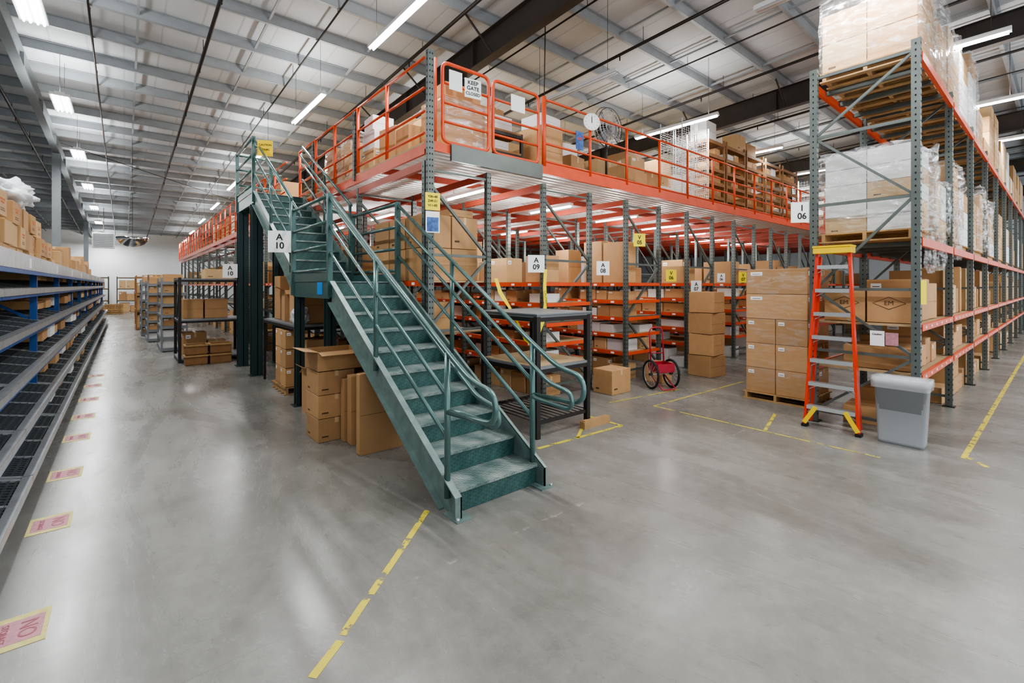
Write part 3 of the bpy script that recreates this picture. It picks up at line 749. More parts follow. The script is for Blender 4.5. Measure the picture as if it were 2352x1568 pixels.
# ------------------------------------------------------------------ left flow rack
FX=-.62
FLV=[(1.74,-.12),(1.36,-.08),(.98,-.04),(.6,.0),(.22,.04)]
def flow(x_front,nbays,ystart,lab='blue carton flow rack with tilted wire shelves along the aisle'):
    o=thing('flow_rack',(x_front,ystart,0),lab,'rack','blue flow racks')
    BL=2.4;dep=.95
    pm=MB()
    for x in (-.2,-dep+.03): pm.box(x-.03,x+.03,-.03,.03,0,2.0,BLUE)
    for z in (.2,.8,1.4): pm.obox((-.22,0,z),(-dep+.06,0,z+.45),.03,.03,BLUE)
    pm=pm.mesh('upright_frame')
    sh=MB();rise=.2
    sh.box(.0,.01,.01,BL-.01,-.03,.035,SILV);sh.box(-.05,.01,.01,BL-.01,.03,.036,SILV)
    sh.box(-.03,-.002,.01,BL-.01,-.06,-.03,BLUE)
    n=40
    for i in range(n+1):
        y=.04+(BL-.08)*i/n;sh.obox((-.012,y,.01),(-dep,y,rise+.01),.04 if i%10==0 else .012,.014,SILV if i%10==0 else TRACK)
    for j in range(20):
        t=(j+.5)/20;sh.box(-dep*t-.008,-dep*t+.008,.05,BL-.05,rise*t-.01,rise*t+.014,TRACK)
    sh.box(-dep-.01,-dep+.03,.03,BL-.03,rise-.08,rise-.02,BLUE);sh.box(-.5,-.47,.03,BL-.03,.02,.07,BLUE);shm=sh.mesh('flow_shelf')
    tp=MB();tp.box(-.02,.0,.0,BL,1.95,2.1,SILV);tp.box(-.05,-.02,0,BL,2.09,2.1,SILV);tp.box(-dep-.02,-.02,0,BL,2.0,2.03,SILV)
    tp.box(.0,.003,BL/2-.02,BL/2+.1,1.97,2.07,WHITE);tp.box(-.04,-.005,0,BL,1.91,1.95,BLUE)
    tpm=tp.mesh('top_deck')
    for k in range(nbays+1):
        part(o,'upright_frame',pm).location=(0,BL*k,0)
    for k in range(nbays):
        for z,dx in FLV: part(o,'flow_shelf',shm).location=(dx,BL*k,z)
        part(o,'top_deck',tpm).location=(-.1,BL*k,0)
    return o
flow(FX,12,.6);flow(FX-1.75,12,.6,lab='blue carton flow rack standing behind another flow rack')
W='on the blue flow rack';g='boxes on the flow rack'
for k in range(14):
    y0=4.4+1.6*k
    if k<6:
        for L in range(3 if 1<=k<5 else 2): fill(FX-1.0,FX-.5,y0,y0+1.58,2.032+.31*L,.32,size=.48,prob=1,kinds='rrq',where=W,group=g,hmin=.94,var=(.98,1.02))
    else: fill(FX-.95,FX-.4,y0,y0+1.5,2.032,.75,size=.6,prob=1,where=W,group=g)
blob('plastic_bag',(FX-.75,10.2,2.97),(.3,.7,.22),BAG,'crumpled clear plastic over cartons on the flow rack','bag',.4,4)
blob('plastic_bag',(FX-.75,7.6,2.97),(.25,.5,.16),BAG,'crumpled clear plastic over cartons on the flow rack','bag',.5,7)
for y0 in range(8,28,2):
    for z,dx in FLV:
        fill(FX-.5+dx,FX-.08+dx,y0+.1,y0+1.9,z+.125,.17,size=.5 if y0<14 else .8,prob=.85,kinds='adwpc',where=W,group=g,hmin=.6)
for i,(yy) in enumerate((3.5,4.93,6.13,7.51,8.66,9.9,11.2,12.4)):
    o=thing('floor_tag',(-.43,yy,.001),'faded pink floor tag with yellow border','floor marking','pink floor tags')
    part(o,'tag_border',MB().box(-.12,.12,-.16,.16,0,.001,TAGY),(0,0,0));part(o,'tag_face',MB().box(-.1,.1,-.11,.11,.001,.002,PINK),(0,0,0))
    t=part(o,'lettering',text_me('NO',.1,PINKD));t.rotation_euler=(0,0,R(-90));t.location=(.04,0,.0028)
    t=part(o,'lettering',text_me('STORAGE',.04,PINKD));t.rotation_euler=(0,0,R(-90));t.location=(-.05,0,.0028)
# ------------------------------------------------------------------ aisle furniture further down
W='on a shelf along the aisle';g='boxes along the aisle'
shelf_unit('storage_rack',.95,2.3,13.1,14.3,0,1.98,[.1,1.0,1.96],DKSTEEL,GREYST,'dark steel rack with boarded shelves beside the aisle','rack',pw=.06,brace=True)
fill(1.05,2.2,13.5,14.1,1.0,.62,'x',.4,1,None,W,g);fill(1.05,2.2,13.3,14.1,1.961,.36,'x',.5,.9,'q',W,g)
fill(1.05,2.2,13.5,14.1,.1,.6,'x',.45,1,None,W,g)
for i,(x,y) in enumerate(((1.25,12.75),(1.72,12.75))):
    for z in (0,.235):
        b=MB();b.box(-.2,.2,-.17,.17,0,.02,BROWNW)
        for s in(-1,1):
            b.box(-.2,.2,s*.17-.012,s*.17+.012,.02,.22,BROWNW);b.box(s*.2-.012,s*.2+.012,-.17,.17,.02,.22,BROWNW)
            b.box(-.22,.22,s*.18-.02,s*.18+.02,.19,.225,WOOD);b.box(s*.21-.02,s*.21+.02,-.18,.18,.19,.225,WOOD)
        single('plastic_tote',b.mesh('plastic_tote'),'tan plastic tote stacked on the floor by the rack','tote','tan totes',loc=(x,y,z))
for (x0,x1,y0,y1,h,n) in ((.75,1.35,15.6,17.4,2.0,6),(.55,1.1,18.6,20.4,1.95,6),(.45,1.0,21,22.8,2.0,6)):
    lv=[.1+i*(h-.2)/n for i in range(n+1)]
    shelf_unit('parts_shelf',x0,x1,y0,y1,0,h,lv,GREYST,GREYST,'narrow grey shelving unit full of small cartons','shelf','parts shelves')
    for z in lv[:-1]:
        fill(x0+.03,x1-.05,y0+.05,y1-.05,z,.24,'y',.35,1,'wwacq',W,g,.7)
    fill(x0+.05,x1-.05,y0+.05,y1-.05,lv[-1],.35,'y',.45,.9,'acq',W,g,.5)
shelf_unit('bookcase',.35,.8,24,26.5,0,2.2,[.1,.8,1.5,2.15],BROWNW,BROWNW,'brown wooden shelving unit at the aisle end','shelf')
fill(.4,.78,24.1,26.4,.1,.6,'y',.5,1,None,W,g);fill(.4,.78,24.1,26.4,.8,.6,'y',.5,1,None,W,g);fill(.4,.78,24.1,26.4,1.5,.55,'y',.5,1,None,W,g)
for i in range(5):
    pallet(-.6,38.5,.125*i,.9,.9,0);pallet(-1.9,38.5,.125*i,.9,.9,0)
for x in (-2.8,-.4): 
    shelf_unit('storage_rack',x,x+2,41,42.2,0,2.4,[.8,1.6,2.35],DKSTEEL,PLY,'pallet shelving against the end wall','rack')
    for z in (0,.8,1.6): fill(x+.1,x+1.9,41.1,42,z,.7,'x',.5,1,None,W,g)
mr=thing('convex_mirror',(.2,19.4,3.15),'round convex safety mirror hung over the aisle','mirror')
part(mr,'mirror_dome',MB().lathe([(.42,.2),(.4,.1),(.3,-.02),(.16,-.09),(.01,-.11)][::-1],M('mirror','b9bec2',.08,metal=1),32),(0,0,0))
part(mr,'cable',MB().tube([(0,0,.2),(0,0,H(19.4)-3.151)],.006,PIPE,5),(0,0,0))
ht=thing('unit_heater',(-.85,33,4.2),'white boxy unit heater hung from the roof','heater')
part(ht,'housing',MB().box(-.45,.45,-.3,.3,-.4,.4,LAMPH),(0,0,0));b=MB()
for i in range(8): b.box(-.4,.4,-.33,-.3,-.35+.09*i,-.3+.09*i,GREYST)
part(ht,'grille',b,(0,0,0));part(ht,'rod',MB().tube([(0,0,.4),(0,0,H(33)-4.201)],.015,PIPE,6),(0,0,0))
# ------------------------------------------------------------------ right pallet rack
RX=7.06;RY0,RY1=1.12,2.16;RB=2.35;RN=9
rr=thing('pallet_rack',(RX,RY0,0),'tall grey-green pallet rack with orange beams loaded with cartons','rack')
def frame_y(ya,yb,hgt,holes=True):
    b=MB()
    for y in (ya,yb): post_geo(b,0,y,.012,hgt,UPR,holes,.07,.085);b.box(-.07,.07,y-.07,y+.07,0,.012,DKSTEEL)
    zz=[.15,.95,1.75,2.85,3.75,hgt-.12]
    for z in zz: b.obox((0,ya+.04,z),(0,yb-.04,z),.03,.035,UPR)
    for i in range(len(zz)-1):
        a,c=(ya+.04,yb-.04) if i%2 else (yb-.04,ya+.04)
        b.obox((0,a,zz[i]+.03),(0,c,zz[i+1]-.03),.03,.03,UPR)
    return b.mesh('upright_frame')
fmr=frame_y(0,RY1-RY0,4.66)
for k in range(RN+1):
    p=part(rr,'upright_frame',fmr);p.location=(RB*k,0,0)
RL=[.76,1.34,2.36,4.52]
bb=MB().box(.04,RB-.04,-.022,.022,-.075,0,ORANGE)
for q in range(6): bb.box(.22+.36*q,.28+.36*q,-.024,-.022,-.05,-.025,WHITE)
bbT=bb.mesh('beam');bbP=MB().box(.04,RB-.04,-.022,.022,-.1,0,ORANGE).mesh('beam')
shb=MB().box(.04,RB-.04,0,RY1-RY0,-.03,-.005,PLY).mesh('shelf_board');cbm=MB().box(0,.06,0,RY1-RY0,-.06,-.005,UPR).mesh('cross_bar')
for k in range(RN):
    for z in RL:
        for yy in (-.03,RY1-RY0+.03):
            p=part(rr,'beam',bbT if yy<0 and z<2 else bbP);p.location=(RB*k,yy,z)
        if z<2:
            p=part(rr,'shelf_board',shb);p.location=(RB*k,0,z)
        elif k<6:
            for q in (.5,1.1,1.8): part(rr,'cross_bar',cbm).location=(RB*k+q,0,z)
W='on the tall pallet rack';g='boxes on the tall rack'
ya,yb=RY0+.06,RY1-.06
for (yy,w) in ((1.4,.44),(1.86,.44)):
    bx=cb(RX+.42,yy,1.34,.6,w,.42,R(1),'c',W,g,keep=True)
    b=MB();s=.1;pts=[(0,-s*1.6,0),(0,0,s*.75),(0,s*1.6,0),(0,0,-s*.75)]
    b.tube(pts,.004,PRINT,5,closed=True);me=b.mesh('printed_diamond');o=bpy.data.objects.new('printed_diamond',me);COL.objects.link(o);o.parent=bx
    o.scale=(1/.6,1/w,1/.42);o.location=(-.5-.004,0,.57)
    o=bpy.data.objects.new('printed_letters',text_me('EM',.075,PRINT));COL.objects.link(o);o.parent=bx;o.rotation_euler=(R(90),0,R(-90));o.location=(-.506,0,.57);o.scale=(1/w,1/.42,1)
fill(RX+.8,RX+RB-.1,ya,yb-.2,1.34,.7,'x',.45,1,None,W,g,.4,tilt=5)
fill(RX+.1,RX+RB-.1,ya,yb-.1,.76,.45,'x',.4,1,None,W,g,.4,tilt=5)
fill(RX+.3,RX+RB-.1,ya+.1,yb-.1,0,.5,'x',.45,.9,None,'on the floor under the rack',g,.4,tilt=5)
for k in range(1,RN):
    x0=RX+RB*k+.08;x1=x0+RB-.16
    fill(x0,x1,ya,yb-.2,1.34,.85,'x',.4 if k<4 else .8,.95,None,W,g,.35,(.6,1.4),5);fill(x0,x1,ya,yb-.1,.76,.48,'x',.4 if k<4 else .8,.95,None,W,g,.35,(.6,1.4),5)
    fill(x0,x1,ya,yb-.1,0,.62,'x',.45 if k<4 else .9,.9,None,'on the floor under the rack',g,.35,(.6,1.4),5)
def load(x,y,z,nx,ny,nz,bw,bd,bh,kinds,where,wr=True,seed=0,pl=True,amp=.04):
    zz=z
    if pl: pallet(x,y,z,1.0,1.0 if ny*bd<1.05 else 1.1,0,where);zz+=.125
    for i in range(nx):
        for j in range(ny):
            m=nz-(1 if random.random()<.3 else 0)
            for k in range(m):
                cb(x+(i-(nx-1)/2)*bw,y+(j-(ny-1)/2)*bd,zz+bh*k,bw*.985,bd*.985,bh*.985,0,random.choice(kinds),where,g)
    if wr: wrap(x-nx*bw/2,x+nx*bw/2,y-ny*bd/2,y+ny*bd/2,zz+.003,zz+bh*nz+.03,amp,seed)
ym=(RY0+RY1)/2
W2='on a wrapped pallet in rack'
load(RX+.72,ym,2.36,2,2,5,.5,.46,.21,'wqw',W2,seed=1,amp=.11)
load(RX+1.85,ym,2.36,2,2,3,.42,.5,.25,'wq',W2,seed=2,amp=.06)
load(RX+.75,ym,4.52,2,2,3,.52,.5,.4,'ccq',W2,seed=3)
load(RX+1.9,ym,4.52,2,2,3,.4,.5,.42,'cca',W2,seed=4)
for k in range(1,RN):
    for j,dx in enumerate((.62,1.75)):
        n=3+((k+j)%2)
        load(RX+RB*k+dx,ym,2.36,2,2,n if k<5 else 2,.5,.5,.3 if k<5 else .5,('cq','cq','cc','wwc')[(k*2+j)%4],W2,wr=(k<4 and (k+j)%2),seed=k*3+j,amp=.07)
        load(RX+RB*k+dx,ym,4.52,2,2,(4,3,4,2)[(k+j)%4] if k<5 else 2,.5,.5,.36 if k<5 else .6,('cq','cp','wwc','cc')[(k+j)%4],W2,wr=(k<3 and j==0),seed=k*5+j)
blob('loose_plastic',(RX+1.6,RY0+.0,2.0),(.35,.05,.3),WRAP,'loose stretch wrap drooping from a pallet load','plastic wrap',.6,3)
blob('loose_plastic',(RX+.9,RY0+.0,1.95),(.25,.04,.3),WRAP,'loose stretch wrap drooping from a pallet load','plastic wrap',.6,8)
blob('loose_plastic',(RX+3.0,RY0+.0,2.2),(.4,.06,.4),WRAP,'loose stretch wrap drooping from a pallet load','plastic wrap',.6,5)
sign('pink_label',(6.99,1.33,1.16),.12,.15,R(-90),PINK,[],'pink label sheet on the rack frame','label')
sign('paper_label',(6.99,1.47,1.16),.14,.18,R(-90),WHITE,[('Caution',.03,.05)],'white paper label on the rack frame','label')
sign('yellow_label',(7.08,1.06,1.72),.1,.28,R(-20),YELS,[],'yellow strip label on the rack post','label')
# ------------------------------------------------------------------ box pallet beside rack
pallet(8.12,2.86,0,.82,.95);W='stacked on pallet beside the rack';g='stack of labelled boxes'
for k in range(5):
    z=.125+.385*k
    for xi in (7.88,8.36):
        if k<3:
            for yj in (2.64,3.08): cb(xi,yj,z,.46,.43,.38,0,'a',W,g)
        else: cb(xi,2.86,z,.46,.87,.38,0,'a',W,g)
wrap(7.65,8.59,2.42,3.3,.13,2.06,.006,9,'thin clear stretch wrap around stacked boxes',WRAPT)
for k in range(4): cb(9.0,4.65,.42*k,.52,.5,.41,R((-6,3,-3,5)[k]),'c','in a stack on the floor','stack of four boxes')
# ------------------------------------------------------------------ trash can
tc=thing('trash_can',(6.78,1.2,0),'slim grey plastic trash can with clear liner','trash can')
def rrect(w,d,z,r=.05,n=4):
    o=[]
    for cx,cy,a0 in ((w/2-r,d/2-r,0),(-w/2+r,d/2-r,90),(-w/2+r,-d/2+r,180),(w/2-r,-d/2+r,270)):
        for i in range(n+1):
            a=R(a0+90*i/n);o.append((cx+r*math.cos(a),cy+r*math.sin(a),z))
    return o
def loft(b,rings,mat,cap0=True,cap1=False):
    s=len(b.v);n=len(rings[0])
    for rg in rings:b.v+=rg
    for i in range(len(rings)-1):
        for k in range(n):
            l=(k+1)%n;b.face([s+i*n+k,s+i*n+l,s+(i+1)*n+l,s+(i+1)*n+k],mat,True)
    if cap0:b.face([s+k for k in range(n)][::-1],mat)
    if cap1:b.face([s+(len(rings)-1)*n+k for k in range(n)],mat)
b=MB();loft(b,[rrect(.2,.4,0,.03),rrect(.21,.41,.04,.03),rrect(.25,.47,.66,.04),rrect(.27,.49,.665,.04),rrect(.28,.51,.74,.04),rrect(.26,.48,.74,.04),rrect(.21,.4,.1,.03)],GREYP,True,True);part(tc,'can_body',b,(0,0,0))
def jit(r,a):
    return [(p[0]+random.uniform(-a,a),p[1]+random.uniform(-a,a),p[2]+random.uniform(-a,a)) for p in r]
b=MB();loft(b,[jit(rrect(.285,.515,.63,.04),.008),jit(rrect(.295,.525,.68,.05),.006),rrect(.295,.525,.755,.05),rrect(.25,.46,.75,.04),rrect(.22,.42,.4,.03)],LINER,False,False);part(tc,'liner',b,(0,0,0))
# ------------------------------------------------------------------ ladder
ld=thing('step_ladder',(6.85,1.87,0),'red fibreglass step ladder with yellow cap leaning on the rack','ladder')
def lp(t,s):
    hw=.285-(.285-.17)*t
    return Vector((-.14+.10*t,s*hw,.01+2.22*t))
for s in (-1,1):
    part(ld,'front_rail',MB().obox(lp(0,s),lp(1,s),.07,.028,RED,up=(0,1,0)),(0,0,0))
    a=lp(0,s);c=lp(.97,s);part(ld,'rear_rail',MB().obox(a+Vector((.16,-s*.02,.03)),c+Vector((.05,-s*.02,0)),.04,.025,RED,up=(0,1,0)),(0,0,0))
    b=MB();b.box(a.x-.05,a.x+.05,a.y-.03,a.y+.03,0,.035,RUBBER);part(ld,'foot',b,(0,0,0))
    part(ld,'foot_brace',MB().obox(a+Vector((-.04,0,.04)),a+Vector((-.04,-s*.13,.26)),.008,.05,YEL,up=(0,1,0)),(0,0,0))
for i in range(7):
    t=(.27+.295*i)/2.22;a=lp(t,-1);c=lp(t,1)
    b=MB();b.box(a.x-.05,a.x+.045,a.y+.014,c.y-.014,a.z-.03,a.z,ALU);b.box(a.x-.052,a.x-.045,a.y+.014,c.y-.014,a.z-.045,a.z+.002,ALU)
    b.obox((a.x-.02,a.y+.02,a.z-.09),(a.x-.02,a.y+.13,a.z-.03),.02,.006,ALU);b.obox((a.x-.02,c.y-.02,a.z-.09),(a.x-.02,c.y-.13,a.z-.03),.02,.006,ALU)
    part(ld,'step',b,(0,0,0))
a=lp(1,-1);c=lp(1,1);b=MB();b.box(-.13,.07,a.y-.03,c.y+.03,a.z-.03,a.z+.06,YEL);b.box(-.14,.08,a.y-.035,c.y+.035,a.z+.045,a.z+.065,YEL);part(ld,'cap',b,(0,0,0))
# ------------------------------------------------------------------ hand cart
hc=thing('hand_cart',(7.2,4.55,0),'small red two-wheeled hand cart with spoked wheels','cart',rz=R(-25))
for s in (-1,1):
    n=24;rad=.235;zw=.255
    wh=part(hc,'wheel',MB().tube([(s*.2-.03,0,zw),(s*.2+.03,0,zw)],.022,DKSTEEL,8),(0,0,0))
    part(wh,'tyre',MB().tube([(s*.2,rad*math.cos(2*math.pi*i/n),zw+rad*math.sin(2*math.pi*i/n)) for i in range(n)],.02,RUBBER,8,closed=True),(0,0,0))
    part(wh,'rim',MB().tube([(s*.2,(rad-.024)*math.cos(2*math.pi*i/n),zw+(rad-.024)*math.sin(2*math.pi*i/n)) for i in range(n)],.006,ALU,6,closed=True),(0,0,0))
    b=MB()
    for i in range(14):
        a=2*math.pi*i/14;b.tube([(s*.2,0,zw),(s*.2,(rad-.02)*math.cos(a),zw+(rad-.02)*math.sin(a))],.0025,ALU,4)
    part(wh,'spokes',b,(0,0,0))
b=MB();b.tube([(-.2,0,zw),(.2,0,zw)],.01,ALU,8);part(hc,'axle',b,(0,0,0));b=MB();b.box(-.16,.16,-.16,.14,.3,.32,CARTR)
b.box(-.16,.16,-.165,-.155,.32,.45,CARTR);b.box(-.16,.16,.135,.145,.32,.45,CARTR);b.box(-.165,-.155,-.16,.14,.32,.45,CARTR);b.box(.155,.165,-.16,.14,.32,.45,CARTR);part(hc,'tray',b,(0,0,0))
b=MB();b.tube(rnd_path([(-.13,.1,.2),(-.13,.16,1.05),(.13,.16,1.05),(.13,.1,.2)],.1,6),.014,CARTR,8);b.tube([(-.13,.13,.6),(.13,.13,.6)],.01,CARTR,8);b.tube(rnd_path([(-.13,.1,.22),(-.13,-.25,.03),(.13,-.25,.03),(.13,.1,.22)],.05),.012,CARTR,8);part(hc,'handle_frame',b,(0,0,0))
cb(6.35,4.95,0,.5,.4,.4,0,'d','on the floor at rack end');cb(7.75,4.95,0,.4,.35,.35,R(5),'c','on the floor at rack end')
# ------------------------------------------------------------------ goods on mezzanine
W='on the mezzanine deck';g='boxes on the mezzanine'
def mb(x,y,w,d,h,k='a',rz=0,z=0): return cb(x,y,DZ+z,w,d,h,R(rz),k,W,g)
mb(3.75,5.75,.85,.6,.78,'c');mb(3.7,5.75,.6,.5,.2,'a',0,.785);wrap(3.34,4.16,5.46,6.04,DZ+.004,DZ+.78,.015,11)
mb(3.35,6.3,.4,.4,.5,'d');mb(3.4,6.85,.5,.45,.62,'c',8);mb(3.3,7.45,.4,.5,.4,'p');mb(3.3,7.45,.38,.42,.3,'w',4,.405);mb(3.3,7.45,.36,.4,.24,'w',-3,.71)
mb(3.4,8.1,.5,.5,.6,'b',12);mb(3.35,8.75,.45,.5,.55,'d',-5);mb(3.4,8.75,.4,.4,.3,'p',5,.555);mb(3.4,9.4,.5,.5,.85,'c');wrap(3.14,3.66,7.86,9.66,DZ+.004,DZ+.85,.03,12)
mb(4.0,7.4,.6,.6,1.0,'b');mb(4.1,8.3,.7,.7,1.1,'c');mb(3.9,6.7,.45,.5,.85,'q')
shelf_unit('work_table',4.25,5.0,5.7,6.3,DZ,.62,[.3,.62],DKSTEEL,BROWNW,'small dark table on the mezzanine deck','table')
mb(4.6,6.0,.5,.4,.25,'w',0,.621);mb(4.6,6.0,.4,.35,.18,'w',0,.301);mb(4.55,6.0,.35,.3,.12,'a',10,.875)
mb(5.45,5.75,.55,.5,.78,'c');mb(5.45,5.75,.5,.45,.2,'w',6,.785)
mb(4.9,6.9,.7,.6,.95,'b');mb(5.9,6.7,.5,.5,.7,'d');mb(6.0,7.4,.6,.6,1.0,'c');mb(6.3,5.9,.45,.4,.5,'d',10)
mb(7.75,5.8,.4,.4,.55,'c',5);mb(8.2,5.9,.45,.5,.5,'c');mb(8.7,5.95,.45,.5,.6,'d',-4);mb(9.2,5.9,.4,.4,.35,'w');mb(8.2,6.8,.8,.7,.9,'q');mb(9.3,6.9,.6,.6,1.3,'c');mb(7.3,6.9,.6,.6,.8,'c',14)
mb(9.2,5.9,.35,.35,.25,'q',8,.355);mb(8.2,5.9,.4,.4,.3,'p',-7,.505);mb(7.0,7.7,.6,.6,1.3,'q');mb(6.3,6.0,.35,.3,.25,'w',-6,.505)
for x in (4.85,6.5,7.9,8.9,9.8): mb(x,8.5,.7,.7,random.uniform(1.0,1.5),random.choice('cqd'),random.uniform(-5,5))
for x in (10.4,11.3,12.2,13.0,15.6,16.5,17.4,18.3,19.2): mb(x,7.4,.7,.7,random.uniform(.9,1.8),random.choice('cwwq'))
fill(3.1,3.7,12.4,26,DZ,.95,'y',.7,.85,'cdqpw',W,g,.5)
fn=thing('pedestal_fan',(7.2,5.75,DZ),'grey pedestal fan with round wire guard on the mezzanine','fan')
zc=1.22
part(fn,'base',MB().lathe([(.24,0),(.24,.02),(.05,.05),(.03,.07)],DKSTEEL,24),(0,0,0))
part(fn,'pole',MB().tube([(0,0,.06),(0,0,1.12)],.022,DKSTEEL,10),(0,0,0));part(fn,'motor',MB().tube([(0,.02,zc),(0,.2,zc)],.09,DKSTEEL,16),(0,0,0))
b=MB()
for yy,rs in ((-.1,(.12,.22,.3,.36)),(.06,(.12,.22,.32)),(-.02,(.39,))):
    for r_ in rs: b.tube([(r_*math.cos(2*math.pi*i/28),yy,zc+r_*math.sin(2*math.pi*i/28)) for i in range(28)],.006,DKSTEEL if r_>.35 else ALU,5,closed=True)
for i in range(32):
    a=2*math.pi*i/32;b.tube([(rr_*math.cos(a),yy,zc+rr_*math.sin(a)) for rr_,yy in ((.03,-.11),(.34,-.1),(.39,-.02),(.33,.07))],.003,ALU,4)
part(fn,'wire_guard',b,(0,0,0))
for i in range(3):
    a=R(120*i);c=math.cos(a);s=math.sin(a)
    part(fn,'blade',MB().quad([(.03*c-.03*s,-.03,zc+.03*s+.03*c),(.33*c-.12*s,-.05,zc+.33*s+.12*c),(.33*c+.08*s,.02,zc+.33*s-.08*c),(.03*c+.03*s,.01,zc+.03*s-.03*c)],GREYST),(0,0,0))
part(fn,'hub',MB().tube([(0,-.06,zc),(0,.03,zc)],.04,DKSTEEL,12),(0,0,0))
ck=thing('dial_thermometer',(6.15,FY-.07,4.6),'round white dial thermometer mounted on the guardrail','thermometer');ck.rotation_euler=(R(90),0,R(-25))
part(ck,'dial',MB().lathe([(.14,-.015),(.14,.015)],WHITE,28),(0,0,0));part(ck,'bezel',MB().tube([(.14*math.cos(2*math.pi*i/28),.14*math.sin(2*math.pi*i/28),.012) for i in range(28)],.012,LAMPH,6,closed=True),(0,0,0))
part(ck,'pointer',MB().box(-.006,.006,-.02,.09,.016,.018,BLACK),(0,0,0))
b=MB()
for i in range(12):
    a=R(30*i);b.obox((.1*math.cos(a),.1*math.sin(a),.0165),(.12*math.cos(a),.12*math.sin(a),.0165),.006,.002,BLACK)
part(ck,'scale_marks',b,(0,0,0))
def wiretower(x,y,h=1.95,w=.55):
    o=thing('wire_basket_rack',(x,y,DZ),'tall white wire basket rack on the mezzanine deck','rack','wire basket racks')
    b=MB()
    for a in (-w/2,w/2):
        for c in (-w/2,w/2): b.tube([(a,c,0),(a,c,h)],.012,LAMPH,6)
    part(o,'wire_frame',b,(0,0,0));b=MB();n=7
    for L in range(n):
        z=.15+(h-.25)*L/n
        for q in range(4):
            zz=z+.06*q*.9
            b.tube([(-w/2,-w/2,zz),(w/2,-w/2,zz),(w/2,w/2,zz),(-w/2,w/2,zz)],.004,LAMPH,4,closed=True)
        for q in range(7):
            t=-w/2+w*q/6
            b.tube([(t,-w/2,z),(t,-w/2,z+.2)],.004,LAMPH,4);b.tube([(-w/2,t,z),(-w/2,t,z+.2)],.004,LAMPH,4);b.tube([(t,-w/2,z),(t,w/2,z)],.003,LAMPH,4)
    part(o,'wire_basket',b,(0,0,0));return o
wt=wiretower(9.95,5.85);dup(wt,(10.6,5.85,DZ));dup(wt,(18.6,6.0,DZ))
lv=[.1,.45,.8,1.15,1.5,1.85]
for (xa,xb,m) in ((11.2,12.1,BROWNW),(12.2,13.3,BROWNW),(13.4,14.5,BROWNW),(14.7,15.8,GREYST),(16,17.2,BROWNW),(20,21.5,GREYST)):
    shelf_unit('storage_shelf',xa,xb,5.75,6.3,DZ,1.95,lv,BROWNW,m,'tall brown shelving unit on the mezzanine deck','shelf','shelves on the mezzanine')
    for z in lv[:-1]: fill(xa+.06,xb-.06,5.8,6.25,DZ+z,.26,'x',.35,.8,'wacdwq',W,g)
fill(11.2,14.5,5.8,6.3,DZ+1.851+.0,.5,'x',.6,.6,'cpqw',W,g)
# ------------------------------------------------------------------ floor markings
def strip(p0,p1,w=.06,mat=WORN,name='floor_line',label='worn yellow tape line on the concrete floor'):
    a=Vector((p0[0],p0[1],0));c=Vector((p1[0],p1[1],0));d=(c-a);n=Vector((-d.y,d.x,0)).normalized()*w/2
    b=MB();z=Vector((0,0,.0015));b.quad([a-n+z,c-n+z,c+n+z,a+n+z],mat)
    single(name,b,label,'floor marking','yellow floor lines',loc=(0,0,0))
for (p,q) in (((1.86,3.28),(1.55,3.0)),((1.54,2.99),(1.1,2.6)),((1.07,2.58),(.86,2.39)),((.84,2.36),(.66,2.22)),((.64,2.19),(.58,2.14))): strip(p,q,.045)
strip((6.7,.687),(34,.687),.05);strip((6.75,.66),(6.55,.5),.05)
strip((6.06,1.25),(6.06,3.95),.03);strip((6.06,3.95),(8.9,3.88),.03)
strip((7.0,2.62),(6.1,2.4),.04)
strip((3.5,3.74),(4.9,3.66),.05);strip((4.9,3.66),(4.9,4.3),.05);strip((4.1,3.7),(4.85,4.2),.04)
strip((5.7,4.5),(7.4,4.3),.03)
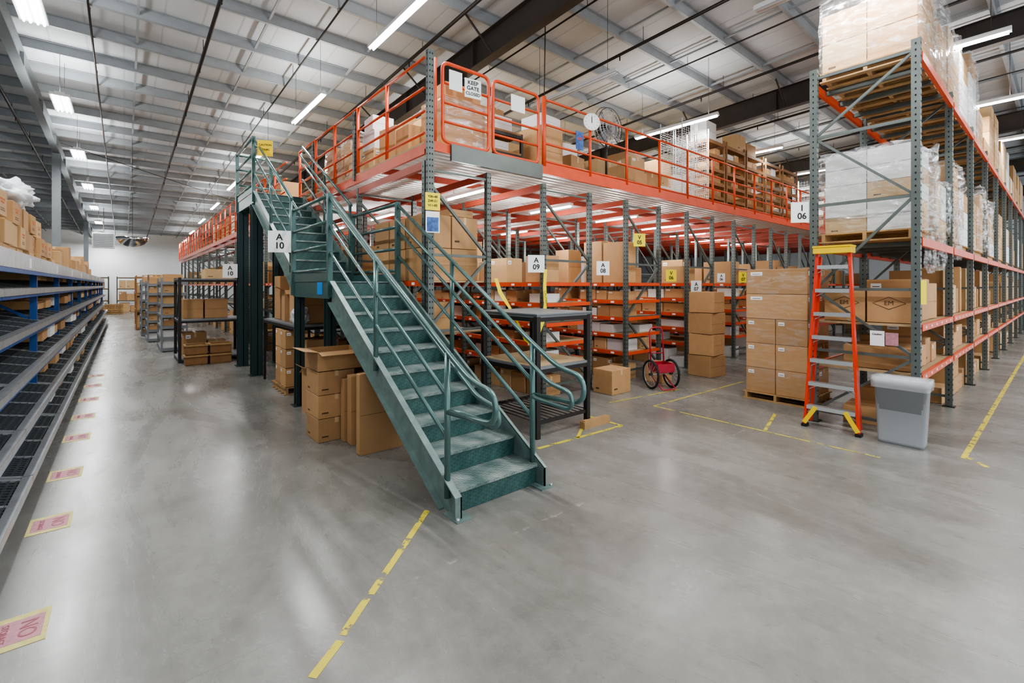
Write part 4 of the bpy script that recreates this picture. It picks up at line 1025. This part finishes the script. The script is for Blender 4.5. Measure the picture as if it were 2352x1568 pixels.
# ------------------------------------------------------------------ world + camera
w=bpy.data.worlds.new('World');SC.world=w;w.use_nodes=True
bg=w.node_tree.nodes['Background'];bg.inputs[0].default_value=(.93,.96,1,1);bg.inputs[1].default_value=1.7  # added fill light: background enters through the rear side, left without a wall
cam=bpy.data.cameras.new('cam');cam.lens=16.3;cam.sensor_width=36;cam.shift_y=-.0548;cam.clip_end=200
co=bpy.data.objects.new('camera',cam);co.location=(0,0,1.8);co.rotation_euler=(R(90),0,R(-39.9));COL.objects.link(co);SC.camera=co
try: SC.view_settings.look='AgX - Medium High Contrast'
except Exception as e: print('look',e)
# ------------------------------------------------------------------ keep the most visible boxes as objects, rest as stuff
bpy.context.view_layer.update()
dg=bpy.context.evaluated_depsgraph_get()
O=Vector((0,0,1.8));fw=Vector((.6414,.7672,0));rt=Vector((.7672,-.6414,0))
def score(o):
    n=0;mw=o.matrix_world;c=mw@Vector((0,0,.5));z=(c-O).dot(fw)
    if z<.5:return 0
    for lx in (-.4,0,.4):
        for lz in (.15,.5,.85):
            for q in (0,1):
                p=mw@(Vector((-.5,lx,lz)) if q else Vector((lx,-.5,lz)))
                v=p-O;zz=v.dot(fw)
                if zz<.3:continue
                px=v.dot(rt)/zz*1065+1176;py=655-v.z/zz*1065
                if not(0<px<2352 and 0<py<1568):continue
                dirv=v.normalized();org=O;
                for tries in range(4):
                    hit,loc,_,_,ob,_=SC.ray_cast(dg,org,dirv,distance=60)
                    if hit and ('wrap' in ob.name or 'plastic' in ob.name): org=loc+dirv*.01;continue
                    break
                if not hit or (loc-p).length<.08 or (loc-O).length>(p-O).length-.05: n+=1
    s=o.scale
    return n*(max(s.x,s.y)*s.z)/(z*z)
ALL=[(score(o),i,o,k,o.name.split('.')[0]) for i,(o,k) in enumerate(BOXES)]
for nm,lim,stuffname,lab in (('cardboard_box',285,'cardboard_boxes','many brown cardboard boxes stored on racks and shelves'),('white_carton',150,'white_cartons','many white cartons stored on racks and shelves')):
    L=sorted([t for t in ALL if t[4]==nm],key=lambda t:-t[0])
    print(nm,len(L),'visible',sum(1 for t in L if t[0]>0))
    rest=L[lim:]+[t for t in L[:lim] if t[0]<=0]
    b=MB()
    for s,i,o,k,_n in rest:
        mw=o.matrix_world;me=o.data;base=len(b.v);v=random.choice(CARDV)
        b.v+=[tuple(mw@vv.co) for vv in me.vertices]
        for p in me.polygons:
            m=me.materials[p.material_index]
            b.face([base+j for j in p.vertices],v if m in (CARD,CARD2) else m)
        bpy.data.objects.remove(o)
    if b.v: single(stuffname,b,lab,'boxes',None,(0,0,0),'stuff')
